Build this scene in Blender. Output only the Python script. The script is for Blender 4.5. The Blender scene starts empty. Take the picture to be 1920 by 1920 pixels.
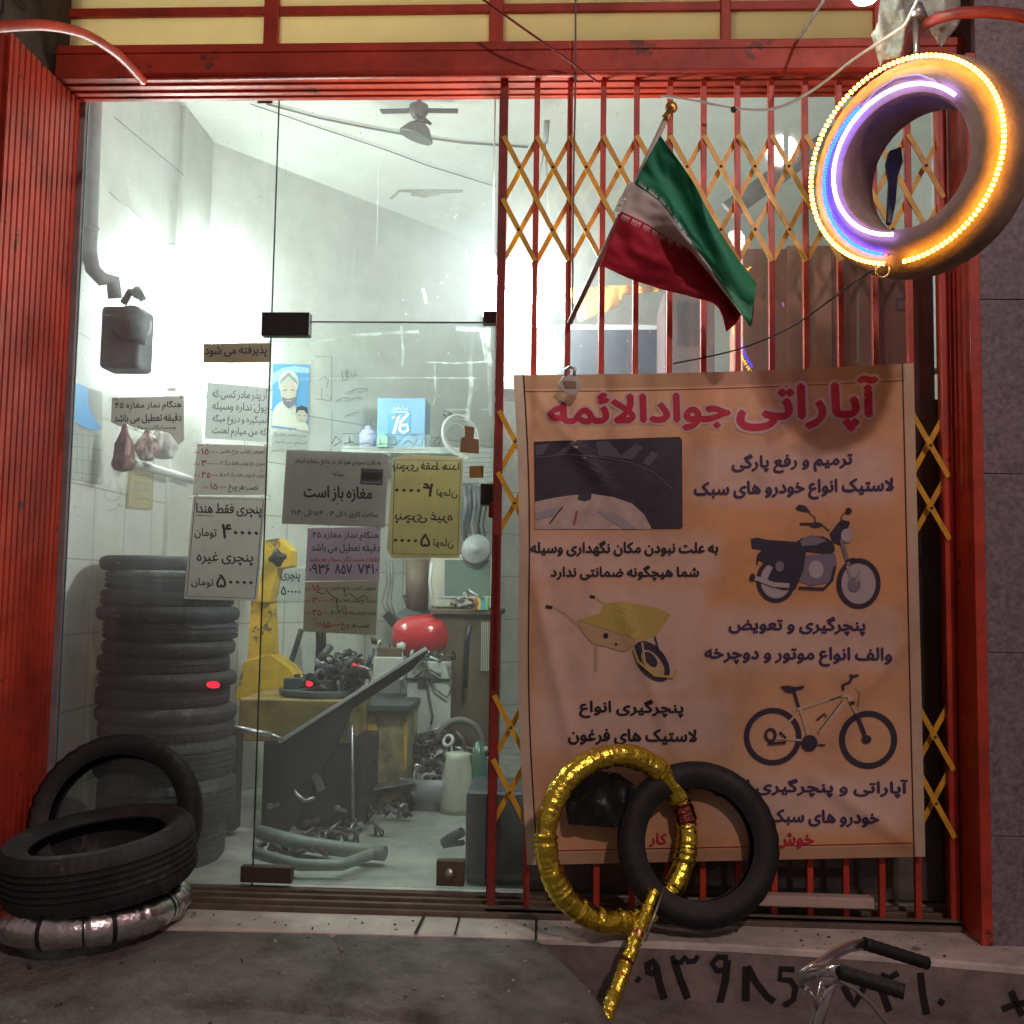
import bpy, bmesh, math, random
from mathutils import Vector, Matrix, noise
from mathutils.geometry import tessellate_polygon, delaunay_2d_cdt
R = math.radians
rnd = random.Random(7)
S = bpy.context.scene
COL = S.collection

# ------------------------------------------------------------------ camera
CAM = Vector((0.0, -3.82, 1.10))
YAW, PITCH, ROLL = R(2.7), R(4.4), R(0.9)
F = 1920.0                                   # focal length in photo pixels
ROT = Matrix.Rotation(YAW, 3, 'Z') @ Matrix.Rotation(R(90) + PITCH, 3, 'X') @ Matrix.Rotation(ROLL, 3, 'Z')
cd = bpy.data.cameras.new('camera')
cd.sensor_width = 36.0
cd.lens = 36.0
cd.clip_start = 0.05
cd.clip_end = 400
cam = bpy.data.objects.new('camera', cd)
COL.objects.link(cam)
cam.matrix_world = Matrix.Translation(CAM) @ ROT.to_4x4()
S.camera = cam

# ------------------------------------------------------------------ world, exposure
w = bpy.data.worlds.new("World")
S.world = w
w.use_nodes = True
wn = w.node_tree
bg = wn.nodes['Background']
bg.inputs['Color'].default_value = (0.72, 0.52, 0.50, 1)     # city glow of the night sky
bg.inputs['Strength'].default_value = 0.18
S.view_settings.view_transform = 'Standard'
S.view_settings.look = 'None'
S.view_settings.exposure = 0.15
S.view_settings.gamma = 1.0
S.cycles.use_denoising = True
S.cycles.max_bounces = 8
S.cycles.diffuse_bounces = 5
S.cycles.glossy_bounces = 4
S.cycles.transparent_max_bounces = 24
S.cycles.sample_clamp_indirect = 4.0
S.cycles.caustics_reflective = False
S.cycles.caustics_refractive = False


def street_light(name, loc, target, energy, color, size):
    l = bpy.data.lights.new(name, 'AREA')
    l.shape = 'DISK'
    l.size = size
    l.energy = energy
    l.color = color
    o = bpy.data.objects.new(name, l)
    COL.objects.link(o)
    o.location = loc
    o.rotation_euler = (Vector(target) - Vector(loc)).to_track_quat('-Z', 'Y').to_euler()
    return o


# ------------------------------------------------------------------ helpers: rays


def ray(px, py):
    return (ROT @ Vector(((px - 960) / F, (960 - py) / F, -1.0)))


def at(px, py, Y):
    d = ray(px, py)
    return CAM + d * ((Y - CAM.y) / d.y)


def atz(px, py, Z):
    d = ray(px, py)
    return CAM + d * ((Z - CAM.z) / d.z)


def atx(px, py, X):
    d = ray(px, py)
    return CAM + d * ((X - CAM.x) / d.x)


def sc(npx, Y):
    return npx * (Y - CAM.y) / F


# the street lamp's mirror image shows in the glass behind the upper gate lattice
_m = at(1466, 282, 7.5)
STREET = street_light('street_lamp_light', (_m.x, -7.5, _m.z), (0.3, 0, 0.6), 170, (1.0, 0.70, 0.66), 0.32)

# ------------------------------------------------------------------ materials
MATS = {}


def mat(name, col, rough=0.5, metal=0.0, var=0.0, vscale=6.0, bump=0.0, bscale=60.0, emis=None, es=0.0, stretch=None,
        dark=None, trans=0.0, coat=0.0, spots=None):
    m = bpy.data.materials.new(name)
    m.use_nodes = True
    nt = m.node_tree
    b = nt.nodes['Principled BSDF']
    b.inputs['Roughness'].default_value = rough
    b.inputs['Metallic'].default_value = metal
    if coat:
        b.inputs['Coat Weight'].default_value = coat
        b.inputs['Coat Roughness'].default_value = 0.15
    c4 = (*col, 1)
    b.inputs['Base Color'].default_value = c4
    tc = nt.nodes.new('ShaderNodeTexCoord')
    src = tc.outputs['Object']
    if stretch:
        mp = nt.nodes.new('ShaderNodeMapping')
        mp.inputs['Scale'].default_value = stretch
        nt.links.new(src, mp.inputs['Vector'])
        src = mp.outputs['Vector']
    if var > 0:
        n = nt.nodes.new('ShaderNodeTexNoise')
        n.inputs['Scale'].default_value = vscale
        n.inputs['Detail'].default_value = 6
        n.inputs['Roughness'].default_value = 0.65
        nt.links.new(src, n.inputs['Vector'])
        rp = nt.nodes.new('ShaderNodeValToRGB')
        d = dark if dark else tuple(max(0, x * (1 - var)) for x in col)
        lt = tuple(min(1, x * (1 + var * 0.5)) for x in col)
        rp.color_ramp.elements[0].position = 0.3
        rp.color_ramp.elements[1].position = 0.68
        rp.color_ramp.elements[0].color = (*d, 1)
        rp.color_ramp.elements[1].color = (*lt, 1)
        nt.links.new(n.outputs['Fac'], rp.inputs['Fac'])
        out = rp.outputs['Color']
        if spots:
            n2 = nt.nodes.new('ShaderNodeTexNoise')
            n2.inputs['Scale'].default_value = spots[1]
            n2.inputs['Detail'].default_value = 8
            n2.inputs['Roughness'].default_value = 0.7
            nt.links.new(src, n2.inputs['Vector'])
            r2 = nt.nodes.new('ShaderNodeValToRGB')
            r2.color_ramp.elements[0].position = spots[2]
            r2.color_ramp.elements[1].position = spots[2] + 0.05
            r2.color_ramp.elements[0].color = (0, 0, 0, 1)
            nt.links.new(n2.outputs['Fac'], r2.inputs['Fac'])
            mx = nt.nodes.new('ShaderNodeMix')
            mx.data_type = 'RGBA'
            nt.links.new(r2.outputs['Color'], mx.inputs['Factor'])
            nt.links.new(out, mx.inputs['A'])
            mx.inputs['B'].default_value = (*spots[0], 1)
            out = mx.outputs['Result']
        nt.links.new(out, b.inputs['Base Color'])
        mr = nt.nodes.new('ShaderNodeMapRange')
        mr.inputs['To Min'].default_value = min(1, rough * 1.25)
        mr.inputs['To Max'].default_value = rough * 0.8
        nt.links.new(n.outputs['Fac'], mr.inputs['Value'])
        nt.links.new(mr.outputs['Result'], b.inputs['Roughness'])
    if bump > 0:
        n = nt.nodes.new('ShaderNodeTexNoise')
        n.inputs['Scale'].default_value = bscale
        n.inputs['Detail'].default_value = 5
        nt.links.new(src, n.inputs['Vector'])
        bp = nt.nodes.new('ShaderNodeBump')
        bp.inputs['Strength'].default_value = bump
        bp.inputs['Distance'].default_value = 0.01
        nt.links.new(n.outputs['Fac'], bp.inputs['Height'])
        nt.links.new(bp.outputs['Normal'], b.inputs['Normal'])
    if emis:
        b.inputs['Emission Color'].default_value = (*emis, 1)
        b.inputs['Emission Strength'].default_value = es
    if trans > 0:
        t = nt.nodes.new('ShaderNodeBsdfTranslucent')
        mx = nt.nodes.new('ShaderNodeMixShader')
        mx.inputs['Fac'].default_value = trans
        t.inputs['Color'].default_value = c4
        for l in list(nt.links):
            if l.to_socket == b.inputs['Base Color']:
                nt.links.new(l.from_socket, t.inputs['Color'])
        outn = nt.nodes['Material Output']
        nt.links.new(b.outputs['BSDF'], mx.inputs[1])
        nt.links.new(t.outputs['BSDF'], mx.inputs[2])
        nt.links.new(mx.outputs['Shader'], outn.inputs['Surface'])
    MATS[name] = m
    return m


def emit(name, col, strength):
    m = bpy.data.materials.new(name)
    m.use_nodes = True
    nt = m.node_tree
    nt.nodes.remove(nt.nodes['Principled BSDF'])
    e = nt.nodes.new('ShaderNodeEmission')
    e.inputs['Color'].default_value = (*col, 1)
    e.inputs['Strength'].default_value = strength
    nt.links.new(e.outputs['Emission'], nt.nodes['Material Output'].inputs['Surface'])
    MATS[name] = m
    return m


def glass_mat(name, tint=(0.93, 0.97, 0.95), dust=0.05, dcol=(0.75, 0.8, 0.82), low=0.10):
    """clean part lets light through and mirrors a little; a film of dust scatters it, thicker low down and in dried runs"""
    m = bpy.data.materials.new(name)
    m.use_nodes = True
    nt = m.node_tree
    nt.nodes.remove(nt.nodes['Principled BSDF'])
    N, L = nt.nodes.new, nt.links.new
    tr = N('ShaderNodeBsdfTransparent')
    tr.inputs['Color'].default_value = (*tint, 1)
    gl = N('ShaderNodeBsdfGlossy')
    gl.inputs['Roughness'].default_value = 0.02
    lw = N('ShaderNodeLayerWeight')
    lw.inputs['Blend'].default_value = 0.5
    pw = N('ShaderNodeMath')
    pw.operation = 'POWER'
    pw.inputs[1].default_value = 4.5
    L(lw.outputs['Facing'], pw.inputs[0])
    fr = N('ShaderNodeMath')
    fr.operation = 'MULTIPLY_ADD'
    fr.inputs[1].default_value = 0.8
    fr.inputs[2].default_value = 0.035
    L(pw.outputs[0], fr.inputs[0])
    mx = N('ShaderNodeMixShader')
    L(fr.outputs[0], mx.inputs['Fac'])
    L(tr.outputs['BSDF'], mx.inputs[1])
    L(gl.outputs['BSDF'], mx.inputs[2])
    df = N('ShaderNodeBsdfDiffuse')
    df.inputs['Color'].default_value = (*dcol, 1)
    tl = N('ShaderNodeBsdfTranslucent')
    tl.inputs['Color'].default_value = (*dcol, 1)
    md = N('ShaderNodeMixShader')
    md.inputs['Fac'].default_value = 0.6
    L(df.outputs['BSDF'], md.inputs[1])
    L(tl.outputs['BSDF'], md.inputs[2])
    tc = N('ShaderNodeTexCoord')
    n1 = N('ShaderNodeTexNoise')
    n1.inputs['Scale'].default_value = 2.2
    n1.inputs['Detail'].default_value = 6
    n1.inputs['Roughness'].default_value = 0.6
    L(tc.outputs['Object'], n1.inputs['Vector'])
    mp = N('ShaderNodeMapping')
    mp.inputs['Scale'].default_value = (60, 60, 1.6)
    L(tc.outputs['Object'], mp.inputs['Vector'])
    n2 = N('ShaderNodeTexNoise')
    n2.inputs['Scale'].default_value = 1.0
    n2.inputs['Detail'].default_value = 3
    L(mp.outputs['Vector'], n2.inputs['Vector'])
    r2 = N('ShaderNodeMapRange')
    r2.inputs['From Min'].default_value = 0.60
    r2.inputs['From Max'].default_value = 0.78
    L(n2.outputs['Fac'], r2.inputs['Value'])
    r1 = N('ShaderNodeMapRange')
    r1.inputs['From Min'].default_value = 0.3
    r1.inputs['From Max'].default_value = 0.75
    r1.inputs['To Min'].default_value = 0.6
    r1.inputs['To Max'].default_value = 1.3
    L(n1.outputs['Fac'], r1.inputs['Value'])
    sx = N('ShaderNodeSeparateXYZ')
    L(tc.outputs['Object'], sx.inputs['Vector'])
    rz = N('ShaderNodeMapRange')                       # splashed dirt near the foot of the pane
    rz.inputs['From Min'].default_value = 0.0
    rz.inputs['From Max'].default_value = 1.1
    rz.inputs['To Min'].default_value = low
    rz.inputs['To Max'].default_value = 0.0
    L(sx.outputs['Z'], rz.inputs['Value'])
    ad = N('ShaderNodeMath')
    ad.operation = 'ADD'
    ad.inputs[1].default_value = dust
    L(rz.outputs['Result'], ad.inputs[0])
    mu = N('ShaderNodeMath')
    mu.operation = 'MULTIPLY'
    L(ad.outputs[0], mu.inputs[0])
    L(r1.outputs['Result'], mu.inputs[1])
    st = N('ShaderNodeMath')
    st.operation = 'MULTIPLY_ADD'
    st.inputs[1].default_value = 0.05
    L(r2.outputs['Result'], st.inputs[0])
    L(mu.outputs[0], st.inputs[2])
    # specks
    n3 = N('ShaderNodeTexNoise')
    n3.inputs['Scale'].default_value = 90
    n3.inputs['Detail'].default_value = 1
    L(tc.outputs['Object'], n3.inputs['Vector'])
    r3 = N('ShaderNodeMapRange')
    r3.inputs['From Min'].default_value = 0.74
    r3.inputs['From Max'].default_value = 0.78
    r3.inputs['To Max'].default_value = 0.25
    L(n3.outputs['Fac'], r3.inputs['Value'])
    a2 = N('ShaderNodeMath')
    a2.operation = 'ADD'
    a2.use_clamp = True
    L(st.outputs[0], a2.inputs[0])
    L(r3.outputs['Result'], a2.inputs[1])
    fm = N('ShaderNodeMixShader')
    L(a2.outputs[0], fm.inputs['Fac'])
    L(mx.outputs['Shader'], fm.inputs[1])
    L(md.outputs['Shader'], fm.inputs[2])
    L(fm.outputs['Shader'], nt.nodes['Material Output'].inputs['Surface'])
    MATS[name] = m
    return m


def film_mat(name, col, alpha):
    m = bpy.data.materials.new(name)
    m.use_nodes = True
    nt = m.node_tree
    nt.nodes.remove(nt.nodes['Principled BSDF'])
    N, L = nt.nodes.new, nt.links.new
    tr = N('ShaderNodeBsdfTransparent')
    df = N('ShaderNodeBsdfDiffuse')
    df.inputs['Color'].default_value = (*col, 1)
    tl = N('ShaderNodeBsdfTranslucent')
    tl.inputs['Color'].default_value = (*col, 1)
    md = N('ShaderNodeMixShader')
    md.inputs['Fac'].default_value = 0.6
    L(df.outputs['BSDF'], md.inputs[1])
    L(tl.outputs['BSDF'], md.inputs[2])
    tc = N('ShaderNodeTexCoord')
    n = N('ShaderNodeTexNoise')
    n.inputs['Scale'].default_value = 22
    n.inputs['Detail'].default_value = 5
    L(tc.outputs['Object'], n.inputs['Vector'])
    mr = N('ShaderNodeMapRange')
    mr.inputs['From Min'].default_value = 0.35
    mr.inputs['From Max'].default_value = 0.65
    mr.inputs['To Max'].default_value = alpha
    L(n.outputs['Fac'], mr.inputs['Value'])
    mx = N('ShaderNodeMixShader')
    L(mr.outputs['Result'], mx.inputs['Fac'])
    L(tr.outputs['BSDF'], mx.inputs[1])
    L(md.outputs['Shader'], mx.inputs[2])
    L(mx.outputs['Shader'], nt.nodes['Material Output'].inputs['Surface'])
    MATS[name] = m
    return m


def attr_mat(name, rough=0.6, trans=0.0, bump=0.0, bscale=200, grime=0.0, gscale=3.0, gcol=(0.2, 0.12, 0.06)):
    """colour printed on the surface, from the colour attribute 'print'"""
    m = mat(name, (0.5, 0.5, 0.5), rough, bump=bump, bscale=bscale)
    nt = m.node_tree
    N, L = nt.nodes.new, nt.links.new
    b = nt.nodes['Principled BSDF']
    a = N('ShaderNodeAttribute')
    a.attribute_name = 'print'
    out = a.outputs['Color']
    if grime:
        tc = N('ShaderNodeTexCoord')
        n = N('ShaderNodeTexNoise')
        n.inputs['Scale'].default_value = gscale
        n.inputs['Detail'].default_value = 7
        n.inputs['Roughness'].default_value = 0.65
        L(tc.outputs['Object'], n.inputs['Vector'])
        mr = N('ShaderNodeMapRange')
        mr.inputs['From Min'].default_value = 0.45
        mr.inputs['From Max'].default_value = 0.8
        mr.inputs['To Max'].default_value = grime
        L(n.outputs['Fac'], mr.inputs['Value'])
        mx = N('ShaderNodeMix')
        mx.data_type = 'RGBA'
        L(mr.outputs['Result'], mx.inputs['Factor'])
        L(out, mx.inputs['A'])
        mx.inputs['B'].default_value = (*gcol, 1)
        out = mx.outputs['Result']
    L(out, b.inputs['Base Color'])
    if trans:
        t = N('ShaderNodeBsdfTranslucent')
        L(out, t.inputs['Color'])
        mx = N('ShaderNodeMixShader')
        mx.inputs['Fac'].default_value = trans
        L(b.outputs['BSDF'], mx.inputs[1])
        L(t.outputs['BSDF'], mx.inputs[2])
        L(mx.outputs['Shader'], nt.nodes['Material Output'].inputs['Surface'])
    return m


RED = mat('red_paint', (0.52, 0.052, 0.026), 0.42, var=0.5, vscale=4, bump=0.2, bscale=26, spots=((0.09, 0.035, 0.022), 8, 0.615))
REDB = mat('orange_red_paint', (0.50, 0.05, 0.02), 0.5, var=0.5, vscale=4, bump=0.2, bscale=26, spots=((0.10, 0.035, 0.02), 7, 0.62))
REDD = mat('old_dark_red_paint', (0.24, 0.022, 0.016), 0.5, var=0.5, vscale=7, bump=0.15, bscale=40)
YEL = mat('yellow_paint', (0.74, 0.42, 0.03), 0.4, var=0.3, vscale=20)
YELM = mat('chipped_yellow_paint', (0.76, 0.47, 0.02), 0.45, var=0.3, vscale=8, bump=0.1, spots=((0.16, 0.12, 0.06), 9, 0.56))
RUB = mat('black_rubber', (0.009, 0.009, 0.011), 0.6, var=0.6, vscale=9, bump=0.15, bscale=90)
RUBD = mat('dusty_rubber', (0.032, 0.033, 0.035), 0.72, var=0.6, vscale=7, bump=0.3, bscale=80, spots=((0.085, 0.085, 0.083), 6, 0.60))
RUBL = mat('tan_rubber', (0.30, 0.21, 0.145), 0.6, var=0.4, vscale=10, bump=0.15, bscale=90)  # tan rubber of the hung sign tyre
BLK = mat('black_metal', (0.02, 0.02, 0.022), 0.45, var=0.3, vscale=12)
BLKP = mat('black_plastic', (0.012, 0.012, 0.014), 0.35, var=0.3, vscale=5)
STEEL = mat('worn_steel', (0.45, 0.45, 0.46), 0.35, metal=0.9, var=0.4, vscale=14)
CHR = mat('chrome', (0.75, 0.75, 0.78), 0.14, metal=1.0)
DGREY = mat('dark_grey_metal', (0.07, 0.075, 0.085), 0.5, var=0.5, vscale=9)
MGREY = mat('mid_grey_paint', (0.25, 0.26, 0.27), 0.5, var=0.3, vscale=9)
WALL = mat('white_wall_paint', (0.56, 0.57, 0.53), 0.75, var=0.13, vscale=3.0, bump=0.06, bscale=20)
CEIL = mat('ceiling_paint', (0.66, 0.68, 0.63), 0.8, var=0.12, vscale=2.5, bump=0.05, bscale=14)
FLOOR = mat('shop_floor_cement', (0.34, 0.35, 0.32), 0.55, var=0.45, vscale=4, bump=0.15, bscale=18)
STONE = mat('pale_step_stone', (0.60, 0.57, 0.52), 0.6, var=0.35, vscale=6, bump=0.25, bscale=35, spots=((0.16, 0.14, 0.12), 11, 0.66))
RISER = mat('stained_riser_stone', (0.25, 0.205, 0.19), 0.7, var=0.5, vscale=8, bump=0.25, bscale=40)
CONC = mat('rough_ramp_concrete', (0.165, 0.16, 0.148), 0.85, var=0.55, vscale=7, bump=1.0, bscale=60, spots=((0.11, 0.10, 0.09), 5, 0.62))
ASPH = mat('paving_cement', (0.22, 0.2, 0.19), 0.85, var=0.4, vscale=7, bump=0.6, bscale=50)
GRAN = mat('granite_cladding', (0.215, 0.18, 0.205), 0.45, var=0.55, vscale=60, bump=0.05, bscale=90)
BRICK = mat('dark_brick', (0.05, 0.035, 0.026), 0.8, var=0.5, vscale=12, bump=0.4, bscale=40)
CREAM = mat('cream_plastic', (0.55, 0.53, 0.46), 0.5, var=0.2, vscale=6)
WHITEM = mat('white_enamel', (0.62, 0.64, 0.62), 0.45, var=0.25, vscale=5, spots=((0.3, 0.28, 0.22), 8, 0.66))
REDG = mat('glossy_red_tank', (0.55, 0.02, 0.03), 0.18, var=0.15, vscale=3, coat=0.5)
BROWN = mat('old_brown_wood', (0.13, 0.085, 0.055), 0.6, var=0.5, vscale=10, stretch=(1, 1, 0.2))
CARD = mat('cardboard', (0.42, 0.27, 0.18), 0.8, var=0.2, vscale=7)
CARDP = mat('pale_cardboard', (0.50, 0.40, 0.34), 0.8, var=0.2, vscale=7)
BLUEB = mat('blue_carton', (0.20, 0.42, 0.66), 0.45, var=0.2, vscale=5)
BLUEP = mat('print_blue', (0.10, 0.36, 0.72), 0.5)
WHT = mat('white_print', (0.80, 0.80, 0.78), 0.5)
GRN = mat('dark_green_glass', (0.05, 0.13, 0.09), 0.25)
CLOTH = mat('grey_cloth', (0.46, 0.47, 0.42), 0.85, var=0.35, vscale=9, bump=0.25, bscale=120)
GOLD = mat('gold_foil', (0.93, 0.74, 0.09), 0.22, metal=1.0, var=0.2, vscale=18, bump=0.8, bscale=30)
GOLDR = mat('copper_red_foil', (0.45, 0.13, 0.10), 0.22, metal=1.0, var=0.3, vscale=18, bump=0.55, bscale=38)
SILV = mat('silver_foil', (0.80, 0.78, 0.78), 0.24, metal=1.0, var=0.2, vscale=18, bump=0.5, bscale=30)
GUN = mat('wire_grey', (0.16, 0.15, 0.14), 0.6)
WIRW = mat('pale_cable', (0.55, 0.52, 0.46), 0.5)
PAPER = mat('white_paper', (0.62, 0.59, 0.56), 0.8, var=0.1, vscale=14, trans=0.68)
PAPERY = mat('yellowed_paper', (0.66, 0.58, 0.36), 0.8, var=0.12, vscale=10, trans=0.5)
PAPERL = mat('thin_lilac_paper', (0.54, 0.45, 0.52), 0.8, var=0.12, vscale=10, trans=0.55)
PAPERB = mat('bright_white_paper', (0.85, 0.88, 0.87), 0.8, var=0.06, vscale=14, trans=0.8)
PAPERT = mat('tan_paper', (0.50, 0.42, 0.31), 0.8, var=0.12, vscale=10, trans=0.4)
INK = mat('black_ink', (0.012, 0.012, 0.02), 0.6)
INKB = mat('blue_black_ink', (0.025, 0.02, 0.10), 0.6)
INKR = mat('red_ink', (0.50, 0.015, 0.05), 0.6)
INKG = mat('grey_ink', (0.33, 0.34, 0.33), 0.7)
INKP = mat('purple_ink', (0.045, 0.025, 0.095), 0.6)
PEN = mat('grey_pencil', (0.28, 0.29, 0.28), 0.7)
TAN = mat('brown_packing_tape', (0.26, 0.19, 0.11), 0.45)
OLIVE = mat('olive_steel', (0.30, 0.21, 0.06), 0.5, var=0.5, vscale=8)
FGREEN = mat('flag_green', (0.01, 0.22, 0.10), 0.7, var=0.12, vscale=8, trans=0.12)
FWHITE = mat('flag_white', (0.62, 0.58, 0.52), 0.7, var=0.1, vscale=8, trans=0.12)
FRED = mat('flag_red', (0.48, 0.02, 0.045), 0.7, var=0.12, vscale=8, trans=0.12)
YCL = mat('yellow_cloth', (0.58, 0.30, 0.03), 0.8, var=0.35, vscale=14, trans=0.2)
TRP = mat('transom_frosted_pane', (0.78, 0.67, 0.43), 0.7, var=0.06, vscale=2, trans=0.72)
GLASS = glass_mat('dusty_glass', dust=0.062, low=0.08)
GLASSD = glass_mat('dusty_door_glass', tint=(0.90, 0.97, 0.93), dust=0.05, low=0.05)
SMEAR = film_mat('tape_residue', (0.8, 0.86, 0.84), 0.30)
TAPEC = film_mat('clear_tape', (0.8, 0.78, 0.7), 0.55)
STICK = film_mat('clear_sticker', (0.7, 0.8, 0.85), 0.22)
LAMPW = emit('cool_white_lamp', (0.93, 1.0, 0.97), 66)
LAMPB = emit('big_bulb_glow', (0.95, 1.0, 0.96), 140)
LAMPS = emit('small_cool_lamp', (0.9, 1.0, 1.0), 10)
LAMPA = emit('awning_lamp_glow', (0.92, 1.0, 0.88), 40)
LEDA = emit('amber_led', (1.0, 0.40, 0.03), 62)
LEDB = emit('blue_led', (0.002, 0.013, 1.0), 50)
LEDW = emit('violet_white_led', (0.40, 0.26, 1.0), 22)
TAPEA = emit('amber_strip_tape', (1.0, 0.36, 0.03), 3.0)
TAPEB = emit('blue_strip_tape', (0.04, 0.08, 1.0), 3.0)
TAPEW = emit('violet_strip_tape', (0.4, 0.3, 1.0), 2.0)
REDGLOW = emit('red_glow', (1.0, 0.01, 0.03), 2.2)  # glow of the added red glint blobs

# ------------------------------------------------------------------ helpers: objects


def prop(o, label=None, cat=None, group=None, kind=None):
    if label:
        o['label'] = label
    if cat:
        o['category'] = cat
    if group:
        o['group'] = group
    if kind:
        o['kind'] = kind
    return o


def thing(name, label, cat, loc=(0, 0, 0), group=None):
    o = bpy.data.objects.new(name, None)
    o.empty_display_size = 0.05
    COL.objects.link(o)
    o.location = loc
    return prop(o, label, cat, group)


class MB:
    def __init__(self):
        self.v, self.f, self.m, self.sm = [], [], [], []

    def add(self, verts, faces, mi=0, smooth=False):
        b = len(self.v)
        self.v += [Vector(p) for p in verts]
        for f in faces:
            self.f.append([b + i for i in f])
            self.m.append(mi)
            self.sm.append(smooth)
        return self

    def box(self, lo, hi, mi=0, M=None):
        x0, y0, z0 = lo
        x1, y1, z1 = hi
        vs = [Vector(p) for p in ((x0, y0, z0), (x1, y0, z0), (x1, y1, z0), (x0, y1, z0), (x0, y0, z1), (x1, y0, z1), (x1, y1, z1), (x0, y1, z1))]
        if M is not None:
            vs = [M @ p for p in vs]
        return self.add(vs, [(0, 3, 2, 1), (4, 5, 6, 7), (0, 1, 5, 4), (1, 2, 6, 5), (2, 3, 7, 6), (3, 0, 4, 7)], mi)

    def bar(self, a, b, wx, wy, mi=0, up=(0, 1, 0)):
        """box-section bar from a to b; wx across, wy along 'up'"""
        a, b = Vector(a), Vector(b)
        d = (b - a).normalized()
        u = Vector(up)
        u = (u - d * u.dot(d)).normalized()
        s = d.cross(u)
        q = []
        for p in (a, b):
            for i, j in ((-1, -1), (1, -1), (1, 1), (-1, 1)):
                q.append(p + s * (i * wx / 2) + u * (j * wy / 2))
        return self.add(q, [(3, 2, 1, 0), (4, 5, 6, 7), (0, 1, 5, 4), (1, 2, 6, 5), (2, 3, 7, 6), (3, 0, 4, 7)], mi)

    def tube(self, pts, r, n=10, mi=0, cap=True, closed=False):
        pts = [Vector(p) for p in pts]
        k = len(pts)
        rr = r if isinstance(r, (list, tuple)) else [r] * k
        vs, prev = [], None
        for i, p in enumerate(pts):
            if closed:
                d = pts[(i + 1) % k] - pts[i - 1]
            else:
                d = pts[min(i + 1, k - 1)] - pts[max(i - 1, 0)]
            d.normalize()
            if prev is None:
                prev = d.orthogonal().normalized()
            u = (prev - d * prev.dot(d))
            u = u.normalized() if u.length > 1e-6 else d.orthogonal().normalized()
            prev = u
            s = d.cross(u)
            for j in range(n):
                t = 2 * math.pi * j / n
                vs.append(p + (u * math.cos(t) + s * math.sin(t)) * rr[i])
        fs = []
        for i in range(k if closed else k - 1):
            for j in range(n):
                a, b2 = i * n + j, i * n + (j + 1) % n
                c, d2 = ((i + 1) % k) * n + (j + 1) % n, ((i + 1) % k) * n + j
                fs.append((a, b2, c, d2))
        self.add(vs, fs, mi, True)
        if cap and not closed:
            b = len(self.v) - len(vs)
            self.f.append([b + j for j in range(n)][::-1])
            self.f.append([b + (k - 1) * n + j for j in range(n)])
            self.m += [mi, mi]
            self.sm += [False, False]
        return self

    def lathe(self, prof, n=32, mi=0, M=None, closed=False, fn=None, smooth=True, mfn=None):
        """prof: (radius, height) about local Z; fn(i, k, r, h) -> (r, h) to modulate per angle"""
        k = len(prof)
        vs = []
        for i in range(n):
            t = 2 * math.pi * i / n
            for j, (r, h) in enumerate(prof):
                if fn:
                    r, h = fn(i, j, r, h)
                p = Vector((r * math.cos(t), r * math.sin(t), h))
                vs.append(M @ p if M is not None else p)
        b = len(self.v)
        self.v += vs
        for i in range(n):
            for j in range(k if closed else k - 1):
                j2 = (j + 1) % k
                self.f.append([b + i * k + j, b + ((i + 1) % n) * k + j, b + ((i + 1) % n) * k + j2, b + i * k + j2])
                self.m.append(mfn(i, j) if mfn else mi)
                self.sm.append(smooth)
        return self

    def prism(self, pts, vec, mi=0):
        pts = [Vector(p) for p in pts]
        vec = Vector(vec)
        n = len(pts)
        tri = tessellate_polygon([pts])
        vs = pts + [p + vec for p in pts]
        fs = [tuple(t) for t in tri] + [tuple(n + i for i in t[::-1]) for t in tri]
        fs += [(i, (i + 1) % n, n + (i + 1) % n, n + i) for i in range(n)]
        return self.add(vs, fs, mi)

    def build(self, name, mats, parent=None, bevel=0.0, seg=2, fix=True, auto=True):
        me = bpy.data.meshes.new(name)
        inv = Vector(parent.location) if parent is not None else Vector((0, 0, 0))
        pp = parent
        if parent is not None:
            inv = wloc(parent)
        me.from_pydata([tuple(p - inv) for p in self.v], [], self.f)
        for mm in (mats if isinstance(mats, (list, tuple)) else [mats]):
            me.materials.append(mm)
        me.polygons.foreach_set('material_index', self.m)
        me.polygons.foreach_set('use_smooth', self.sm)
        if fix:
            bm = bmesh.new()
            bm.from_mesh(me)
            bmesh.ops.recalc_face_normals(bm, faces=bm.faces)
            bm.to_mesh(me)
            bm.free()
        me.update()
        o = bpy.data.objects.new(name, me)
        COL.objects.link(o)
        if parent is not None:
            o.parent = parent
        if bevel > 0:
            md = o.modifiers.new('bevel', 'BEVEL')
            md.width = bevel
            md.segments = seg
            md.limit_method = 'ANGLE'
            md.angle_limit = R(40)
        return o


def wloc(o):
    v = Vector((0, 0, 0))
    while o is not None:
        v = v + o.location
        o = o.parent
    return v


def pbox(mb, x0, y0, x1, y1, Y, depth, mi=0):
    """box whose front face covers the given patch at distance Y"""
    a, b, c, d = at(x0, y0, Y), at(x1, y0, Y), at(x1, y1, Y), at(x0, y1, Y)
    xl, xr = (a.x + d.x) / 2, (b.x + c.x) / 2
    zt, zb = (a.z + b.z) / 2, (c.z + d.z) / 2
    mb.box((xl, Y, zb), (xr, Y + depth, zt), mi)
    return (xl, xr, zb, zt)


def axisM(center, axis, spin=0.0):
    q = Vector(axis).to_track_quat('Z', 'Y').to_matrix().to_4x4()
    return Matrix.Translation(Vector(center)) @ q @ Matrix.Rotation(spin, 4, 'Z')


# ------------------------------------------------------------------ Persian lettering
FORMS = {}


def _f(ch, iso, n):
    FORMS[ch] = (chr(iso), chr(iso + 1), chr(iso + 2) if n == 4 else None, chr(iso + 3) if n == 4 else None)


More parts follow.
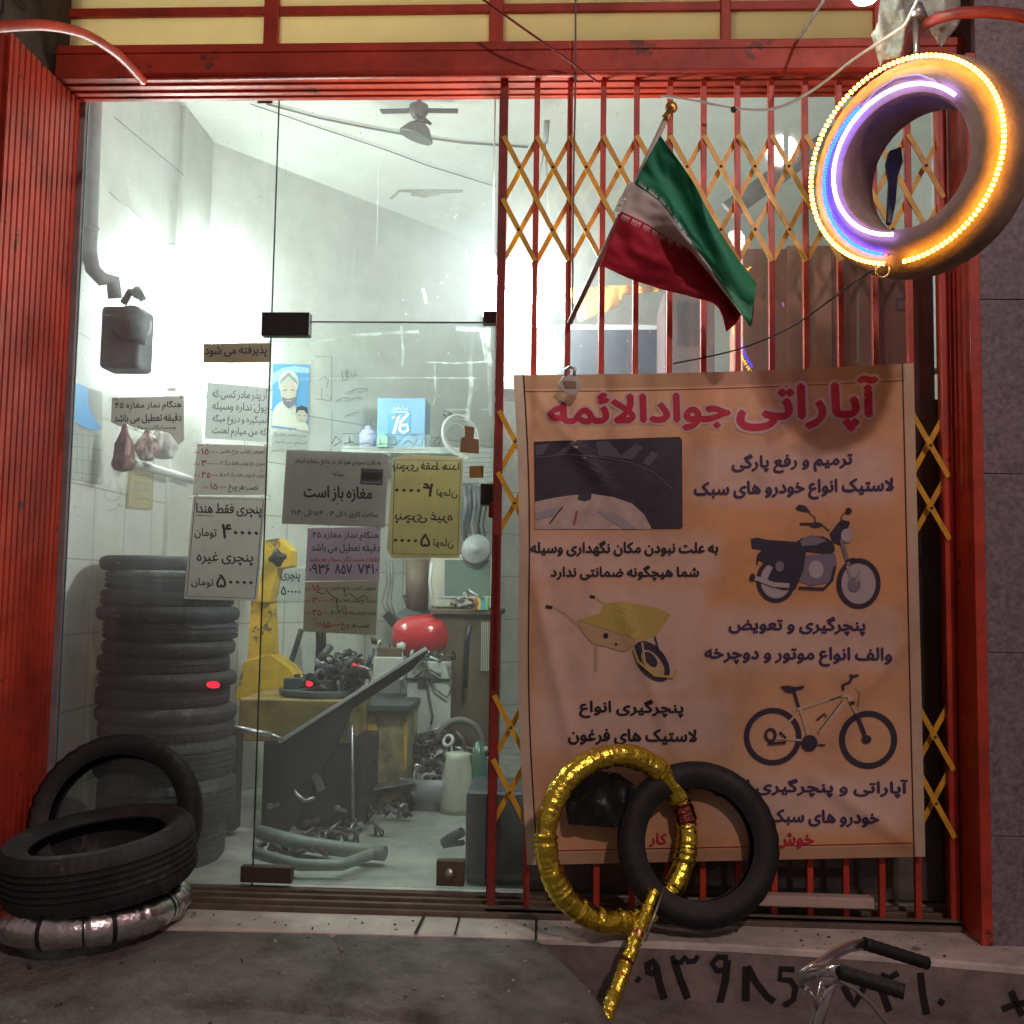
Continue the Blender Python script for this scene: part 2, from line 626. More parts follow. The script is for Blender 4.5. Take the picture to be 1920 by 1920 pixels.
for ch, c, n in (('آ', 0xFE81, 2), ('ئ', 0xFE89, 4), ('ا', 0xFE8D, 2), ('ب', 0xFE8F, 4), ('ت', 0xFE95, 4), ('ث', 0xFE99, 4), ('ج', 0xFE9D, 4),
                 ('ح', 0xFEA1, 4), ('خ', 0xFEA5, 4), ('د', 0xFEA9, 2), ('ذ', 0xFEAB, 2), ('ر', 0xFEAD, 2), ('ز', 0xFEAF, 2), ('س', 0xFEB1, 4),
                 ('ش', 0xFEB5, 4), ('ص', 0xFEB9, 4), ('ض', 0xFEBD, 4), ('ط', 0xFEC1, 4), ('ظ', 0xFEC5, 4), ('ع', 0xFEC9, 4), ('غ', 0xFECD, 4),
                 ('ف', 0xFED1, 4), ('ق', 0xFED5, 4), ('ل', 0xFEDD, 4), ('م', 0xFEE1, 4), ('ن', 0xFEE5, 4), ('ه', 0xFEE9, 4), ('و', 0xFEED, 2),
                 ('پ', 0xFB56, 4), ('چ', 0xFB7A, 4), ('ژ', 0xFB8A, 2), ('ک', 0xFB8E, 4), ('گ', 0xFB92, 4), ('ی', 0xFBFC, 4)):
    _f(ch, c, n)


def shape(s):
    out, i = [], 0
    joins = lambda c: c in FORMS
    prev_join = False
    while i < len(s):
        c = s[i]
        if c == 'ل' and i + 1 < len(s) and s[i + 1] == 'ا':
            out.append(chr(0xFEFC) if prev_join else chr(0xFEFB))
            prev_join = False
            i += 2
            continue
        if c in FORMS:
            iso, fin, ini, med = FORMS[c]
            nxt = i + 1 < len(s) and s[i + 1] in FORMS
            if ini and nxt:
                out.append(med if prev_join else ini)
                prev_join = True
            else:
                out.append(fin if prev_join else iso)
                prev_join = False
        else:
            out.append(c)
            prev_join = False
        i += 1
    vis, run = [], []
    for c in reversed(out):
        if '\u06f0' <= c <= '\u06f9' or c in ':.0123456789':
            run.append(c)
        else:
            vis += run[::-1]
            run = []
            vis.append(c)
    vis += run[::-1]
    return ''.join(vis)


GLY = {}


def glyph(ch):
    """one letter as clean triangles plus its advance width: outline from the built-in font, filled by winding number"""
    if ch in GLY:
        return GLY[ch]

    def curve(body):
        c = bpy.data.curves.new('lettering', 'FONT')
        c.body = body
        c.resolution_u = 3
        c.fill_mode = 'NONE'
        o = bpy.data.objects.new('lettering', c)
        COL.objects.link(o)
        dg = bpy.context.evaluated_depsgraph_get()
        me = bpy.data.meshes.new_from_object(o.evaluated_get(dg))
        vs = [Vector((v.co.x, v.co.y)) for v in me.vertices]
        es = [tuple(e.vertices) for e in me.edges]
        bpy.data.objects.remove(o)
        bpy.data.meshes.remove(me)
        bpy.data.curves.remove(c)
        return vs, es
    vs, es = curve(ch)
    v2, _ = curve(ch + 'I')
    vi, _ = curve('I')
    adv = max(v.x for v in v2) - max(v.x for v in vi)
    if not vs:
        GLY[ch] = ([], [], adv)
        return GLY[ch]
    # walk the contours
    nb = {}
    for a, b in es:
        nb.setdefault(a, []).append(b)
        nb.setdefault(b, []).append(a)
    seen, loops = set(), []
    for st in range(len(vs)):
        if st in seen or st not in nb:
            continue
        lp, cur, prev = [], st, None
        while cur not in seen:
            seen.add(cur)
            lp.append(cur)
            nx = [k for k in nb[cur] if k != prev and k not in seen]
            if not nx:
                break
            # keep the drawing direction: indices grow along a contour
            nx.sort(key=lambda k: (k != cur + 1, k))
            prev, cur = cur, nx[0]
        if len(lp) > 2:
            loops.append([vs[k] for k in lp])
    pts, edges = [], []
    for lp in loops:
        b = len(pts)
        pts += lp
        edges += [(b + k, b + (k + 1) % len(lp)) for k in range(len(lp))]
    ov, oe, of, _, _, _ = delaunay_2d_cdt(pts, edges, [], 0, 1e-5)
    tris = []
    for f in of:
        c = sum((ov[k] for k in f), Vector((0, 0))) / len(f)
        wn = 0
        for lp in loops:
            for k in range(len(lp)):
                p, q = lp[k], lp[(k + 1) % len(lp)]
                if (p.y <= c.y) != (q.y <= c.y):
                    xx = p.x + (c.y - p.y) * (q.x - p.x) / (q.y - p.y)
                    if xx > c.x:
                        wn += 1 if q.y > p.y else -1
        if wn != 0:
            for k in range(1, len(f) - 1):
                tris.append((f[0], f[k], f[k + 1]))
    GLY[ch] = ([(v.x, v.y) for v in ov], tris, adv)
    return GLY[ch]


def text_geo(s, rtl=True):
    vs, fs, x = [], [], 0.0
    for ch in (shape(s) if rtl else s):
        if ch == ' ':
            x += 0.22
            continue
        v, t, adv = glyph(ch)
        b = len(vs)
        vs += [(px + x, py) for px, py in v]
        fs += [tuple(b + k for k in tr) for tr in t]
        x += adv
    return vs, fs


class Draw:
    """flat print on a surface: shapes given in photo coordinates, set down on the surface Y = yf(x, z) in thin layers"""

    def __init__(self, yf, lim=18.0, step=0.0018):
        self.yf = yf if callable(yf) else (lambda x, z, c=yf: c)
        self.lim, self.step = lim, step
        self.mb = MB()
        self.mats = []

    def mi(self, m):
        if m not in self.mats:
            self.mats.append(m)
        return self.mats.index(m)

    def pt(self, p, layer):
        Y = self.yf(0, 1)
        for _ in range(3):
            q = at(p[0], p[1], Y)
            Y = self.yf(q.x, q.z)
        q = at(p[0], p[1], Y - layer * self.step)
        return q

    def tris(self, pts, tris, m, layer):
        mi = self.mi(m)
        out = []
        st = [tuple(pts[i] for i in t) for t in tris]
        while st:
            a, b, c = st.pop()
            e = [math.dist(a, b), math.dist(b, c), math.dist(c, a)]
            k = e.index(max(e))
            if e[k] > self.lim:
                if k == 0:
                    mm = ((a[0] + b[0]) / 2, (a[1] + b[1]) / 2)
                    st += [(a, mm, c), (mm, b, c)]
                elif k == 1:
                    mm = ((c[0] + b[0]) / 2, (c[1] + b[1]) / 2)
                    st += [(a, b, mm), (a, mm, c)]
                else:
                    mm = ((a[0] + c[0]) / 2, (a[1] + c[1]) / 2)
                    st += [(a, b, mm), (mm, b, c)]
            else:
                out.append((a, b, c))
        idx, vs, fs = {}, [], []
        for t in out:
            ids = []
            for p in t:
                key = (round(p[0], 3), round(p[1], 3))
                if key not in idx:
                    idx[key] = len(vs)
                    vs.append(self.pt(p, layer))
                ids.append(idx[key])
            if len(set(ids)) == 3:
                fs.append(ids)
        self.mb.add(vs, fs, mi)
        return self

    def poly(self, pts, m, layer=1):
        t = tessellate_polygon([[Vector((p[0], p[1], 0)) for p in pts]])
        return self.tris(pts, t, m, layer)

    def rect(self, x0, y0, x1, y1, m, layer=1):
        return self.poly([(x0, y0), (x1, y0), (x1, y1), (x0, y1)], m, layer)

    def stroke(self, pts, wd, m, layer=1, closed=False):
        n = len(pts)
        ws = wd if isinstance(wd, (list, tuple)) else [wd] * n
        q, tr = [], []
        for i, p in enumerate(pts):
            a = pts[i - 1] if (i > 0 or closed) else pts[i]
            b = pts[(i + 1) % n] if (i < n - 1 or closed) else pts[i]
            dx, dy = b[0] - a[0], b[1] - a[1]
            l = math.hypot(dx, dy) or 1
            nx, ny = -dy / l * ws[i] / 2, dx / l * ws[i] / 2
            q += [(p[0] + nx, p[1] + ny), (p[0] - nx, p[1] - ny)]
        for i in range(n if closed else n - 1):
            a, b, c, d = 2 * i, 2 * i + 1, 2 * ((i + 1) % n) + 1, 2 * ((i + 1) % n)
            tr += [(a, b, c), (a, c, d)]
        return self.tris(q, tr, m, layer)

    def ell(self, cx, cy, rx, ry, m, layer=1, ring=0, a0=0, a1=360, rot=0, n=28):
        full = a1 - a0 >= 360
        pts = []
        for i in range(n if full else n + 1):
            t = R(a0 + (a1 - a0) * i / n)
            x, y = rx * math.cos(t), ry * math.sin(t)
            c, s = math.cos(R(rot)), math.sin(R(rot))
            pts.append((cx + x * c - y * s, cy + x * s + y * c))
        if ring:
            return self.stroke(pts, ring, m, layer, closed=full)
        return self.poly(pts, m, layer)

    def text(self, s, x0, y0, x1, y1, m, layer=1, bold=0.02, tilt=0.0, mirror=False, rtl=True):
        """fit the line into the box; tilt = drop of the baseline from left to right"""
        fat = bold
        vs, fs = text_geo(s, rtl)
        if not vs:
            return self
        ax, bx = min(v[0] for v in vs), max(v[0] for v in vs)
        ay, by = min(v[1] for v in vs), max(v[1] for v in vs)
        pts = []
        for x, y in vs:
            u = (x - ax) / (bx - ax or 1)
            v = (by - y) / (by - ay or 1)
            if mirror:
                u = 1 - u
            pts.append((x0 + u * (x1 - x0), y0 + v * (y1 - y0) + tilt * (u - 0.5)))
        tr = []
        for f in fs:
            for k in range(1, len(f) - 1):
                tr.append((f[0], f[k], f[k + 1]))
        e = fat * (y1 - y0) / (by - ay or 1)                  # fatter pen: the same line again, a hair to the side
        self.tris(pts, tr, m, layer)
        if e > 0:
            for k, (ox, oy) in enumerate(((-e, 0), (e, 0), (0, e), (0, -e), (.7 * e, .7 * e), (-.7 * e, .7 * e), (.7 * e, -.7 * e), (-.7 * e, -.7 * e))[:8 if bold > 0.06 else 4]):
                self.tris([(x + ox, y + oy) for x, y in pts], tr, m, layer + 0.1 * (k + 1))
        return self

    def build(self, name, parent=None):
        return self.mb.build(name, self.mats, parent, fix=False)


# ================================================================== STRUCTURE
XL, XR = -1.90, 1.60           # clear opening of the shopfront at the glass
ZT = 3.003                      # top of the glass
HC = 3.51                       # ceiling
ZS = -0.03                      # top of the stone step


def structure(name, mb, mats, bevel=0.0):
    return prop(mb.build(name, mats, bevel=bevel), kind='structure')


# interior floor
mb = MB()
mb.box((-2.2, 0.012, -0.3), (2.3, 4.6, 0.0))
structure('shop_floor', mb, FLOOR)

# stone step in front of the shop: its front edge bows outward to the right
edge_px = [(-420, 1728), (0, 1734), (440, 1742), (930, 1755), (1360, 1772), (1640, 1790), (1860, 1809), (2150, 1836)]
EDGE = [atz(px, py, ZS) for px, py in edge_px]


def edge_y(x):
    for a, b in zip(EDGE, EDGE[1:]):
        if a.x <= x <= b.x:
            return a.y + (b.y - a.y) * (x - a.x) / (b.x - a.x)
    return EDGE[0].y if x < EDGE[0].x else EDGE[-1].y


mb = MB()
xs = [EDGE[0].x + (EDGE[-1].x - EDGE[0].x) * i / 90 for i in range(91)]
rows = []
for x in xs:
    e = edge_y(x) + 0.004 * noise.noise(Vector((x * 9, 0, 3)))
    rows.append([(x, 0.011, ZS), (x, e + 0.012, ZS + 0.002 * noise.noise(Vector((x * 6, 1, 0)))), (x, e + 0.002, ZS - 0.006), (x, e, ZS - 0.02), (x, e + 0.003, -0.5)])
vs = [p for r_ in rows for p in r_]
fs, ms = [], []
for i in range(len(xs) - 1):
    for j in range(4):
        a = i * 5 + j
        mb_f = (a, a + 1, a + 6, a + 5)
        fs.append(mb_f)
b0 = len(mb.f)
mb.add(vs, fs, 0)
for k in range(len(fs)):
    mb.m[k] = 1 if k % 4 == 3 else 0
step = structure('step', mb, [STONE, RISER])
d = Draw(lambda x, z: 0)
# joints and a crack across the step
mbj = MB()


def on_step(px, py, h=0.004):
    p = atz(px, py, ZS + h)
    return p


def ground_line(mb, pts, wd, Z, mi=0):
    q = [atz(px, py, Z) for px, py in pts]
    for a, b in zip(q, q[1:]):
        dd = (b - a).normalized()
        s = Vector((-dd.y, dd.x, 0)) * wd / 2
        mb.add([a + s, a - s, b - s, b + s], [(0, 1, 2, 3)], mi)


# joints of the paving drawn as thin dark filler lines lying on the stone
ground_line(mbj, [(803, 1693), (793, 1722), (779, 1750)], 0.012, ZS + 0.004)
ground_line(mbj, [(853, 1697), (856, 1712), (861, 1722), (853, 1752)], 0.007, ZS + 0.004)
ground_line(mbj, [(1005, 1700), (1005, 1763)], 0.008, ZS + 0.004)
structure('step_joints', mbj, mat('joint_dirt', (0.03, 0.026, 0.022), 0.9))

# pavement sheet, as far as anyone could see
mb = MB()
ZG = -0.21
n = 40
mb.add([(-60, -60, ZG), (60, -60, ZG), (60, 0.0, ZG), (-60, 0.0, ZG)], [(0, 1, 2, 3)])
structure('pavement', mb, ASPH)

# concrete ramp poured against the step
mb = MB()
nx, ny = 300, 150
x0r, x1r = -2.6, 0.36
grid = []
for j in range(ny + 1):
    for i in range(nx + 1):
        u, v = i / nx, j / ny
        ez = 0
        y_in = -0.002
        x = x0r + (x1r - x0r) * u
        e = edge_y(x)
        y = e + y_in - v * 1.1
        # outer side of the ramp runs from the step joint outwards and to the right
        side = 0.03 + 0.42 * v ** 0.8 + 0.02 * noise.noise(Vector((v * 6, 2, 0)))
        t = (x - (side - 0.10)) / 0.15
        t = max(0.0, min(1.0, t))
        t = t * t * (3 - 2 * t)
        z = ZS - 0.009 - 0.20 * v ** 1.25
        z += 0.012 * noise.noise(Vector((x * 2.2, y * 2.2, 0))) * min(1, v * 5) + (0.006 * noise.noise(Vector((x * 8, y * 8, 4))) + 0.0035 * noise.noise(Vector((x * 24, y * 24, 7))) + 0.002 * noise.noise(Vector((x * 60, y * 60, 2)))) * min(1, v * 8)
        z += 0.035 * math.exp(-((x + 0.75) / 0.55) ** 2) * math.sin(math.pi * min(1.0, v * 1.6)) ** 2
        z -= 0.03 * math.exp(-((x + 1.75) / 0.35) ** 2) * min(1, v * 4)
        z = z * (1 - t) + (ZG - 0.02) * t
        if v >= 1:
            z = ZG - 0.02
        grid.append((x, y, z))
fs = [(j * (nx + 1) + i, j * (nx + 1) + i + 1, (j + 1) * (nx + 1) + i + 1, (j + 1) * (nx + 1) + i) for j in range(ny) for i in range(nx)]
mb.add(grid, fs, 0, True)
# cracks pressed into it
ramp = structure('ramp', mb, CONC)


def crack(obj, pts, depth, wd):
    P = [atz(px, py, -0.10) for px, py in pts]
    for v in obj.data.vertices:
        best = 9
        for a, b in zip(P, P[1:]):
            ab = (b - a).xy
            t = max(0, min(1, (v.co.xy - a.xy).dot(ab) / ab.length_squared))
            best = min(best, ((a.xy + ab * t) - v.co.xy).length)
        if best < wd:
            v.co.z -= depth * (1 - best / wd)


crack(ramp, [(330, 1888), (470, 1892), (600, 1900), (720, 1908), (820, 1915)], 0.022, 0.028)
crack(ramp, [(625, 1752), (622, 1790), (645, 1815), (628, 1850), (615, 1900)], 0.012, 0.012)

# interior walls
CORN = Vector((-1.93, 1.474, 0))
OBL = Vector((-0.478, 3.279, 0))
odir = (OBL - CORN).normalized()
BACK = CORN + odir * 3.5
TILE = bpy.data.materials.new('white_tile_wall')


def tile_mat(name, col, grout, sx, sz, ztop):
    """square glazed tiles up to ztop, paint above; laid on vertical walls (object space, u along the wall)"""
    m = mat(name, col, 0.35, var=0.15, vscale=5, spots=((0.36, 0.35, 0.31), 7.0, 0.70))
    nt = m.node_tree
    N, L = nt.nodes.new, nt.links.new
    b = nt.nodes['Principled BSDF']
    src = b.inputs['Base Color'].links[0].from_socket
    tc = N('ShaderNodeTexCoord')
    br = N('ShaderNodeTexBrick')
    br.offset = 0.0
    br.inputs['Scale'].default_value = 1.0
    br.inputs['Brick Width'].default_value = sx
    br.inputs['Row Height'].default_value = sz
    br.inputs['Mortar Size'].default_value = 0.004
    br.inputs['Color1'].default_value = (0, 0, 0, 1)
    br.inputs['Color2'].default_value = (0, 0, 0, 1)
    br.inputs['Mortar'].default_value = (1, 1, 1, 1)
    uv = N('ShaderNodeUVMap')
    L(uv.outputs['UV'], br.inputs['Vector'])
    sp = N('ShaderNodeSeparateXYZ')
    L(uv.outputs['UV'], sp.inputs['Vector'])
    lt = N('ShaderNodeMath')
    lt.operation = 'LESS_THAN'
    lt.inputs[1].default_value = ztop
    L(sp.outputs['Y'], lt.inputs[0])
    mu = N('ShaderNodeMath')
    mu.operation = 'MULTIPLY'
    L(br.outputs['Color'], mu.inputs[0])
    L(lt.outputs[0], mu.inputs[1])
    mx = N('ShaderNodeMix')
    mx.data_type = 'RGBA'
    L(mu.outputs[0], mx.inputs['Factor'])
    L(src, mx.inputs['A'])
    mx.inputs['B'].default_value = (*grout, 1)
    L(mx.outputs['Result'], b.inputs['Base Color'])
    return m


TILEM = tile_mat('tiled_wall', (0.58, 0.59, 0.56), (0.36, 0.36, 0.34), 0.30, 0.30, 2.15)


def wall(name, a, b, label, z1=HC, th=0.1, m=TILEM):
    a, b = Vector(a), Vector(b)
    d = (b - a).normalized()
    nrm = Vector((-d.y, d.x, 0)) * th            # outwards: behind the wall
    mb = MB()
    q = [a, b, b + nrm, a + nrm]
    vs = [Vector((p.x, p.y, -0.1)) for p in q] + [Vector((p.x, p.y, z1)) for p in q]
    mb.add(vs, [(0, 1, 5, 4), (1, 2, 6, 5), (2, 3, 7, 6), (3, 0, 4, 7), (4, 5, 6, 7), (0, 3, 2, 1)])
    o = mb.build(name, m)
    me = o.data
    uv = me.uv_layers.new(name='UVMap')
    for l in me.loops:
        p = me.vertices[l.vertex_index].co
        uv.data[l.index].uv = ((Vector((p.x, p.y, 0)) - a).dot(d), p.z)
    return prop(o, label, 'wall')


wall('interior_wall', (-1.93, 0.03, 0), CORN, 'white interior side wall with a calendar and flue pipe beside the tyre stack')
wall('interior_wall', CORN, BACK, 'slanting white tiled interior wall with pencil notes and the blue poster')
wall('interior_wall', (BACK.x, BACK.y, 0), (2.05, BACK.y, 0), 'far white interior wall seen through the folding gate')
wall('interior_wall', (2.05, BACK.y, 0), (2.05, 0.03, 0), 'white interior wall behind the cardboard boxes at the gate end')
mb = MB()
mb.box((-2.2, 0.03, HC), (2.3, 4.7, HC + 0.1))
structure('ceiling', mb, CEIL)
# roof over the shop front zone so the street does not light the room from above
mb = MB()
mb.box((-2.4, -0.045, 3.62), (2.4, 4.7, 3.80))
prop(mb.build('upper_storey_slab', BRICK), 'dark slab of the storey over the shop front', 'slab')

# left outer wall of brick
mb = MB()
for k in range(54):
    z = -0.24 + k * 0.075
    for i in range(4):
        off = 0.11 if k % 2 else 0.0
        x = -1.94 - 0.22 * (i + 1) + off
        mb.box((x + 0.005, -0.53 - 0.006 * rnd.random(), z), (min(x + 0.215, -1.9365), -0.40, z + 0.066))
mb.box((-2.8, -0.515, -0.3), (-1.938, 0.02, 3.9))
prop(mb.build('brick_wall', BRICK), 'dark brick wall beside the fluted red side panel', 'wall')
# right granite pier: slabs with open joints
mb = MB()
PX = 1.426
gy = -0.31
zz = [-0.30, 0.32, 0.92, 1.52, 2.12, 2.72, 3.32, 3.95]
xx = [PX, PX + 0.62, PX + 1.24, PX + 1.86]
for i in range(3):
    for k in range(7):
        mb.box((xx[i] + 0.001, gy, zz[k] + 0.001), (xx[i + 1] - 0.001, gy + 0.03, zz[k + 1] - 0.001))
mb.box((PX + 0.004, gy + 0.025, -0.3), (PX + 1.9, 0.02, 3.95), 1)
prop(mb.build('granite_pier', [GRAN, DGREY], bevel=0.002), 'grey granite clad pier beside the gate under the glowing tyre', 'wall')

# ================================================================== SHOP FRONT (fixed frame)
SF = thing('shop_front', 'red painted steel shop front frame with frosted transom panes over big glass panels', 'shop front', (0, 0, 0))
BY0, BZ0, BZ1 = -0.19, 2.993, 3.117
# beam with grooves beneath it
mb = MB()
mb.box((XL - 0.02, BY0, BZ0), (XR + 0.1, -0.006, BZ1))
for yy in (-0.145, -0.09, -0.045):
    mb.box((XL, yy, BZ0 - 0.008), (XR + 0.05, yy + 0.028, BZ0 + 0.002))
mb.box((XL - 0.015, BY0 - 0.006, BZ1 - 0.03), (XR + 0.1, BY0 + 0.002, BZ1 + 0.004))
mb.build('beam', REDB, SF, bevel=0.004)
# rail along the foot of the beam
mb = MB()
a = at(268, 150, BY0 - 0.012)
mb.tube([(a.x, BY0 - 0.012, BZ0 - 0.002), (XR + 0.05, BY0 - 0.012, BZ0 - 0.002)], 0.013, 10)
mb.build('awning_rail', RED, SF)
# side panel: fluted sheet, runs from the glass to the street
mb = MB()
prof = [(-0.53, 0.0)]
ng = 13
for i in range(ng):
    y = -0.515 + i * (0.485 / ng)
    wv = 0.485 / ng
    prof += [(y + wv * 0.10, 0.0), (y + wv * 0.16, -0.02), (y + wv * 0.34, -0.02), (y + wv * 0.44, 0.0)]
prof += [(-0.02, 0.0)]
zt = 2.985
vs, fs = [], []
for (y, dx) in prof:
    vs += [(XL + dx, y, -0.03), (XL + dx, y, zt)]
for i in range(len(prof) - 1):
    fs.append((2 * i, 2 * i + 2, 2 * i + 3, 2 * i + 1))
mb.add(vs, fs)
mb.box((XL - 0.035, -0.532, -0.03), (XL - 0.0215, -0.018, zt))
mb.build('side_panel', RED, SF)
# left glazing bead
mb = MB()
mb.box((XL, -0.02, 0.0), (XL + 0.022, 0.012, ZT))
mb.build('glazing_bead', MGREY, SF)
# right red post
mb = MB()
mb.box((1.390, -0.318, ZS), (PX, -0.02, 2.995))
mb.box((1.384, -0.10, ZS), (1.390, -0.02, 2.995))
mb.build('post', RED, SF, bevel=0.004)
# transom: mullions, rails, panes
TY = -0.055
zc = [BZ1, 3.62]
mull = [(70, 100), (494, 521), (917, 943), (1352, 1370), (1640, 1660)]
mx = []
for a_, b_ in mull:
    mb = MB()
    p, q = at(a_, 50, TY - 0.02), at(b_, 50, TY - 0.02)
    mb.box((p.x, TY - 0.02, BZ1), (q.x, TY + 0.02, 3.62))
    mb.build('mullion', REDB, SF, bevel=0.003)
    mx.append((p.x, q.x))
zbar0 = at(700, 25, TY - 0.015).z
zbar1 = at(700, 9, TY - 0.015).z
for i in range(4):
    mb = MB()
    mb.box((mx[i][1], TY - 0.015, zbar0), (mx[i + 1][0], TY + 0.015, zbar1))
    mb.build('transom_bar', REDB, SF, bevel=0.003)
    for (z0_, z1_) in ((BZ1, zbar0), (zbar1, 3.62)):
        mb = MB()
        mb.box((mx[i][1], TY + 0.001, z0_), (mx[i + 1][0], TY + 0.006, z1_))
        mb.build('transom_pane', TRP, SF)
mb = MB()
mb.box((mx[4][1], TY - 0.02, BZ1), (2.4, TY + 0.02, 3.62))
mb.build('end_panel', REDD, SF)
mb = MB()
mb.box((-2.6, TY - 0.02, BZ1 - 0.1), (mx[0][0], TY + 0.02, 3.62))
mb.build('end_panel', REDD, SF)
# threshold tracks
mb = MB()
THR = mat('threshold_brown', (0.14, 0.11, 0.08), 0.5, var=0.4, vscale=9)
mb.box((XL, BY0, ZS), (1.383, -0.001, -0.012))
for y in (-0.17, -0.10, -0.04):
    mb.box((XL, y, -0.014), (1.383, y + 0.022, 0.004))
mb.build('threshold', THR, SF, bevel=0.002)

# glass
GX = [at(152, 190, 0).x * 0.5 + at(96, 1440, 0).x * 0.5, (at(521, 187, 0).x + at(485, 1385, 0).x) / 2, (at(936, 190, 0).x + at(921, 1600, 0).x) / 2]
zd = (at(510, 606, 0).z + at(920, 603, 0).z) / 2


def pane(name, x0, x1, z0, z1, m, parent, y0=0.0, th=0.008):
    mb = MB()
    mb.box((x0, y0, z0), (x1, y0 + th, z1))
    return mb.build(name, m, parent)


pane('glass_pane', XL + 0.022, GX[1] - 0.003, 0.0, ZT, GLASS, SF)
pane('glass_pane', GX[1] + 0.001, GX[2], zd + 0.004, ZT, GLASS, SF)
pane('glass_pane', GX[2] + 0.004, 1.383, 0.02, ZT, GLASS, SF)
# polished edges of the panes read as thin dark lines
EDG = mat('glass_edge', (0.02, 0.05, 0.045), 0.2)
mb = MB()
mb.box((GX[1] - 0.003, 0.0, 0.0), (GX[1] + 0.001, 0.008, ZT))
mb.box((GX[1] + 0.001, 0.0, zd), (GX[2], 0.008, zd + 0.004))
mb.box((XL + 0.0205, -0.002, 0.0), (XL + 0.0235, 0.0, ZT))
mb.build('glass_edge', EDG, SF)
# post between door and gate (dark upright)
mb = MB()
mb.box((GX[2] - 0.006, -0.03, 0.0), (GX[2] + 0.024, 0.03, ZT))
mb.build('door_post', REDD, SF, bevel=0.003)
# bit of tape at the joint top
d = Draw(-0.002)
d.rect(483, 178, 511, 194, TAN, 1)
d.build('tape_piece', SF)

# ------------------------------------------------------------------ glass door
GD = thing('glass_door', 'frameless glass shop door with black corner fittings covered in paper notices', 'door', (GX[1], 0, 0))
pane('pane', GX[1] + 0.004, GX[2] - 0.012, 0.012, zd - 0.003, GLASSD, GD)


def fitting(x0, y0, x1, y1, m=BLK, name='corner_fitting', t=0.018):
    mb = MB()
    pbox(mb, x0, y0, x1, y1, -t, 2 * t + 0.008)
    return mb.build(name, m, GD, bevel=0.003)


f1 = fitting(490, 585, 580, 629)
f2 = fitting(905, 583, 936, 606)
f3 = fitting(450, 1626, 546, 1656, mat('brown_fitting', (0.07, 0.05, 0.04), 0.5))
lk = fitting(818, 1614, 870, 1662, mat('brass_plate', (0.16, 0.13, 0.09), 0.4, metal=0.5), 'floor_lock')
mb = MB()
c = at(842, 1640, -0.022)
mb.lathe([(0.001, 0.008), (0.018, 0.006), (0.022, 0.0), (0.022, -0.012)], 20, 0, axisM(c, (0, -1, 0)))
mb.build('lock_barrel', STEEL, lk)
lb = MB()
pbox(lb, 900, 906, 926, 946, -0.03, 0.07)
lb.build('door_lock', BLK, GD, bevel=0.006)
lb = MB()
pbox(lb, 916, 942, 928, 970, -0.035, 0.05)
lb.build('latch', REDD, GD, bevel=0.003)
# glue lines left by old tape
for pts, wd in (([(585, 641), (640, 632), (650, 629)], 7), ([(652, 629), (730, 624), (785, 622)], 6), ([(752, 611), (756, 660), (752, 712)], 5),
                ([(500, 712), (620, 710), (760, 708), (900, 709)], 3), ([(840, 681), (800, 679), (860, 681), (925, 677)], 3), ([(815, 684), (817, 740), (812, 760)], 4),
                ([(855, 615), (890, 618), (922, 612)], 9), ([(916, 612), (917, 700), (920, 780)], 7), ([(880, 668), (884, 720), (876, 790)], 8),
                ([(835, 768), (880, 768), (915, 767)], 3), ([(582, 606), (586, 680)], 5), ([(580, 680), (510, 682)], 4), ([(905, 612), (918, 690)], 14),
                ([(905, 900), (880, 1010), (888, 1050)], 10), ([(880, 910), (872, 960)], 6), ([(893, 980), (880, 1040), (900, 1046)], 6)):
    d = Draw(-0.002, step=0.0006)
    d.stroke(pts, wd, SMEAR, 1)
    d.build('glue_mark', GD)
# residue on the fixed glass
for pts, wd in (([(710, 305), (708, 400), (706, 470)], 2), ([(793, 540), (800, 570)], 6), ([(875, 480), (878, 500)], 4), ([(538, 250), (536, 330)], 2),
                ([(225, 375), (290, 430), (320, 450)], 1.5), ([(180, 590), (260, 595)], 5)):
    d = Draw(-0.002, step=0.0006)
    d.stroke(pts, wd, SMEAR, 1)
    d.build('glue_mark', SF)

# ================================================================== FOLDING GATE
GY = -0.15
FG = thing('folding_gate', 'red folding security gate with yellow diagonal lattice pulled across the shop window', 'gate', (0, GY, 0))
gx0 = (at(940, 200, GY).x + at(928, 1600, GY).x) / 2
pitch = sc(63.9, GY)
gx1 = 1.366
nb = int(round((gx1 - gx0) / pitch))
pitch = (gx1 - gx0) / nb
zb0, zb1 = ZS + 0.03, 2.985
for i in range(nb + 1):
    x = gx0 + i * pitch
    mb = MB()
    wd = 0.030 if i in (0, nb) else 0.021
    mb.box((x - wd / 2, GY - 0.012, zb0), (x + wd / 2, GY + 0.012, zb1))
    mb.build('bar', REDD if i == 0 else RED, FG, bevel=0.002)
rows3 = [[at(1130, y, GY).z for y in (258, 375, 492)], [at(1760, y, GY).z for y in (778, 895, 1012)], [at(1760, y, GY).z for y in (1320, 1442, 1568)]]
for z3 in rows3:
    mb = MB()
    for i in range(nb):
        xa, xb = gx0 + i * pitch, gx0 + (i + 1) * pitch
        for k in range(2):
            zt_, zb_ = z3[k], z3[k + 1]
            mb.bar((xa, GY - 0.016, zt_), (xb, GY - 0.016, zb_), 0.018, 0.004)
            mb.bar((xa, GY + 0.017, zb_), (xb, GY + 0.017, zt_), 0.018, 0.004)
            mb.lathe([(0.0005, 0.004), (0.005, 0.003), (0.006, 0)], 8, 1, axisM(((xa + xb) / 2, GY - 0.018, (zt_ + zb_) / 2), (0, -1, 0)))
    mb.build('lattice', [YEL, DGREY], FG)
mb = MB()
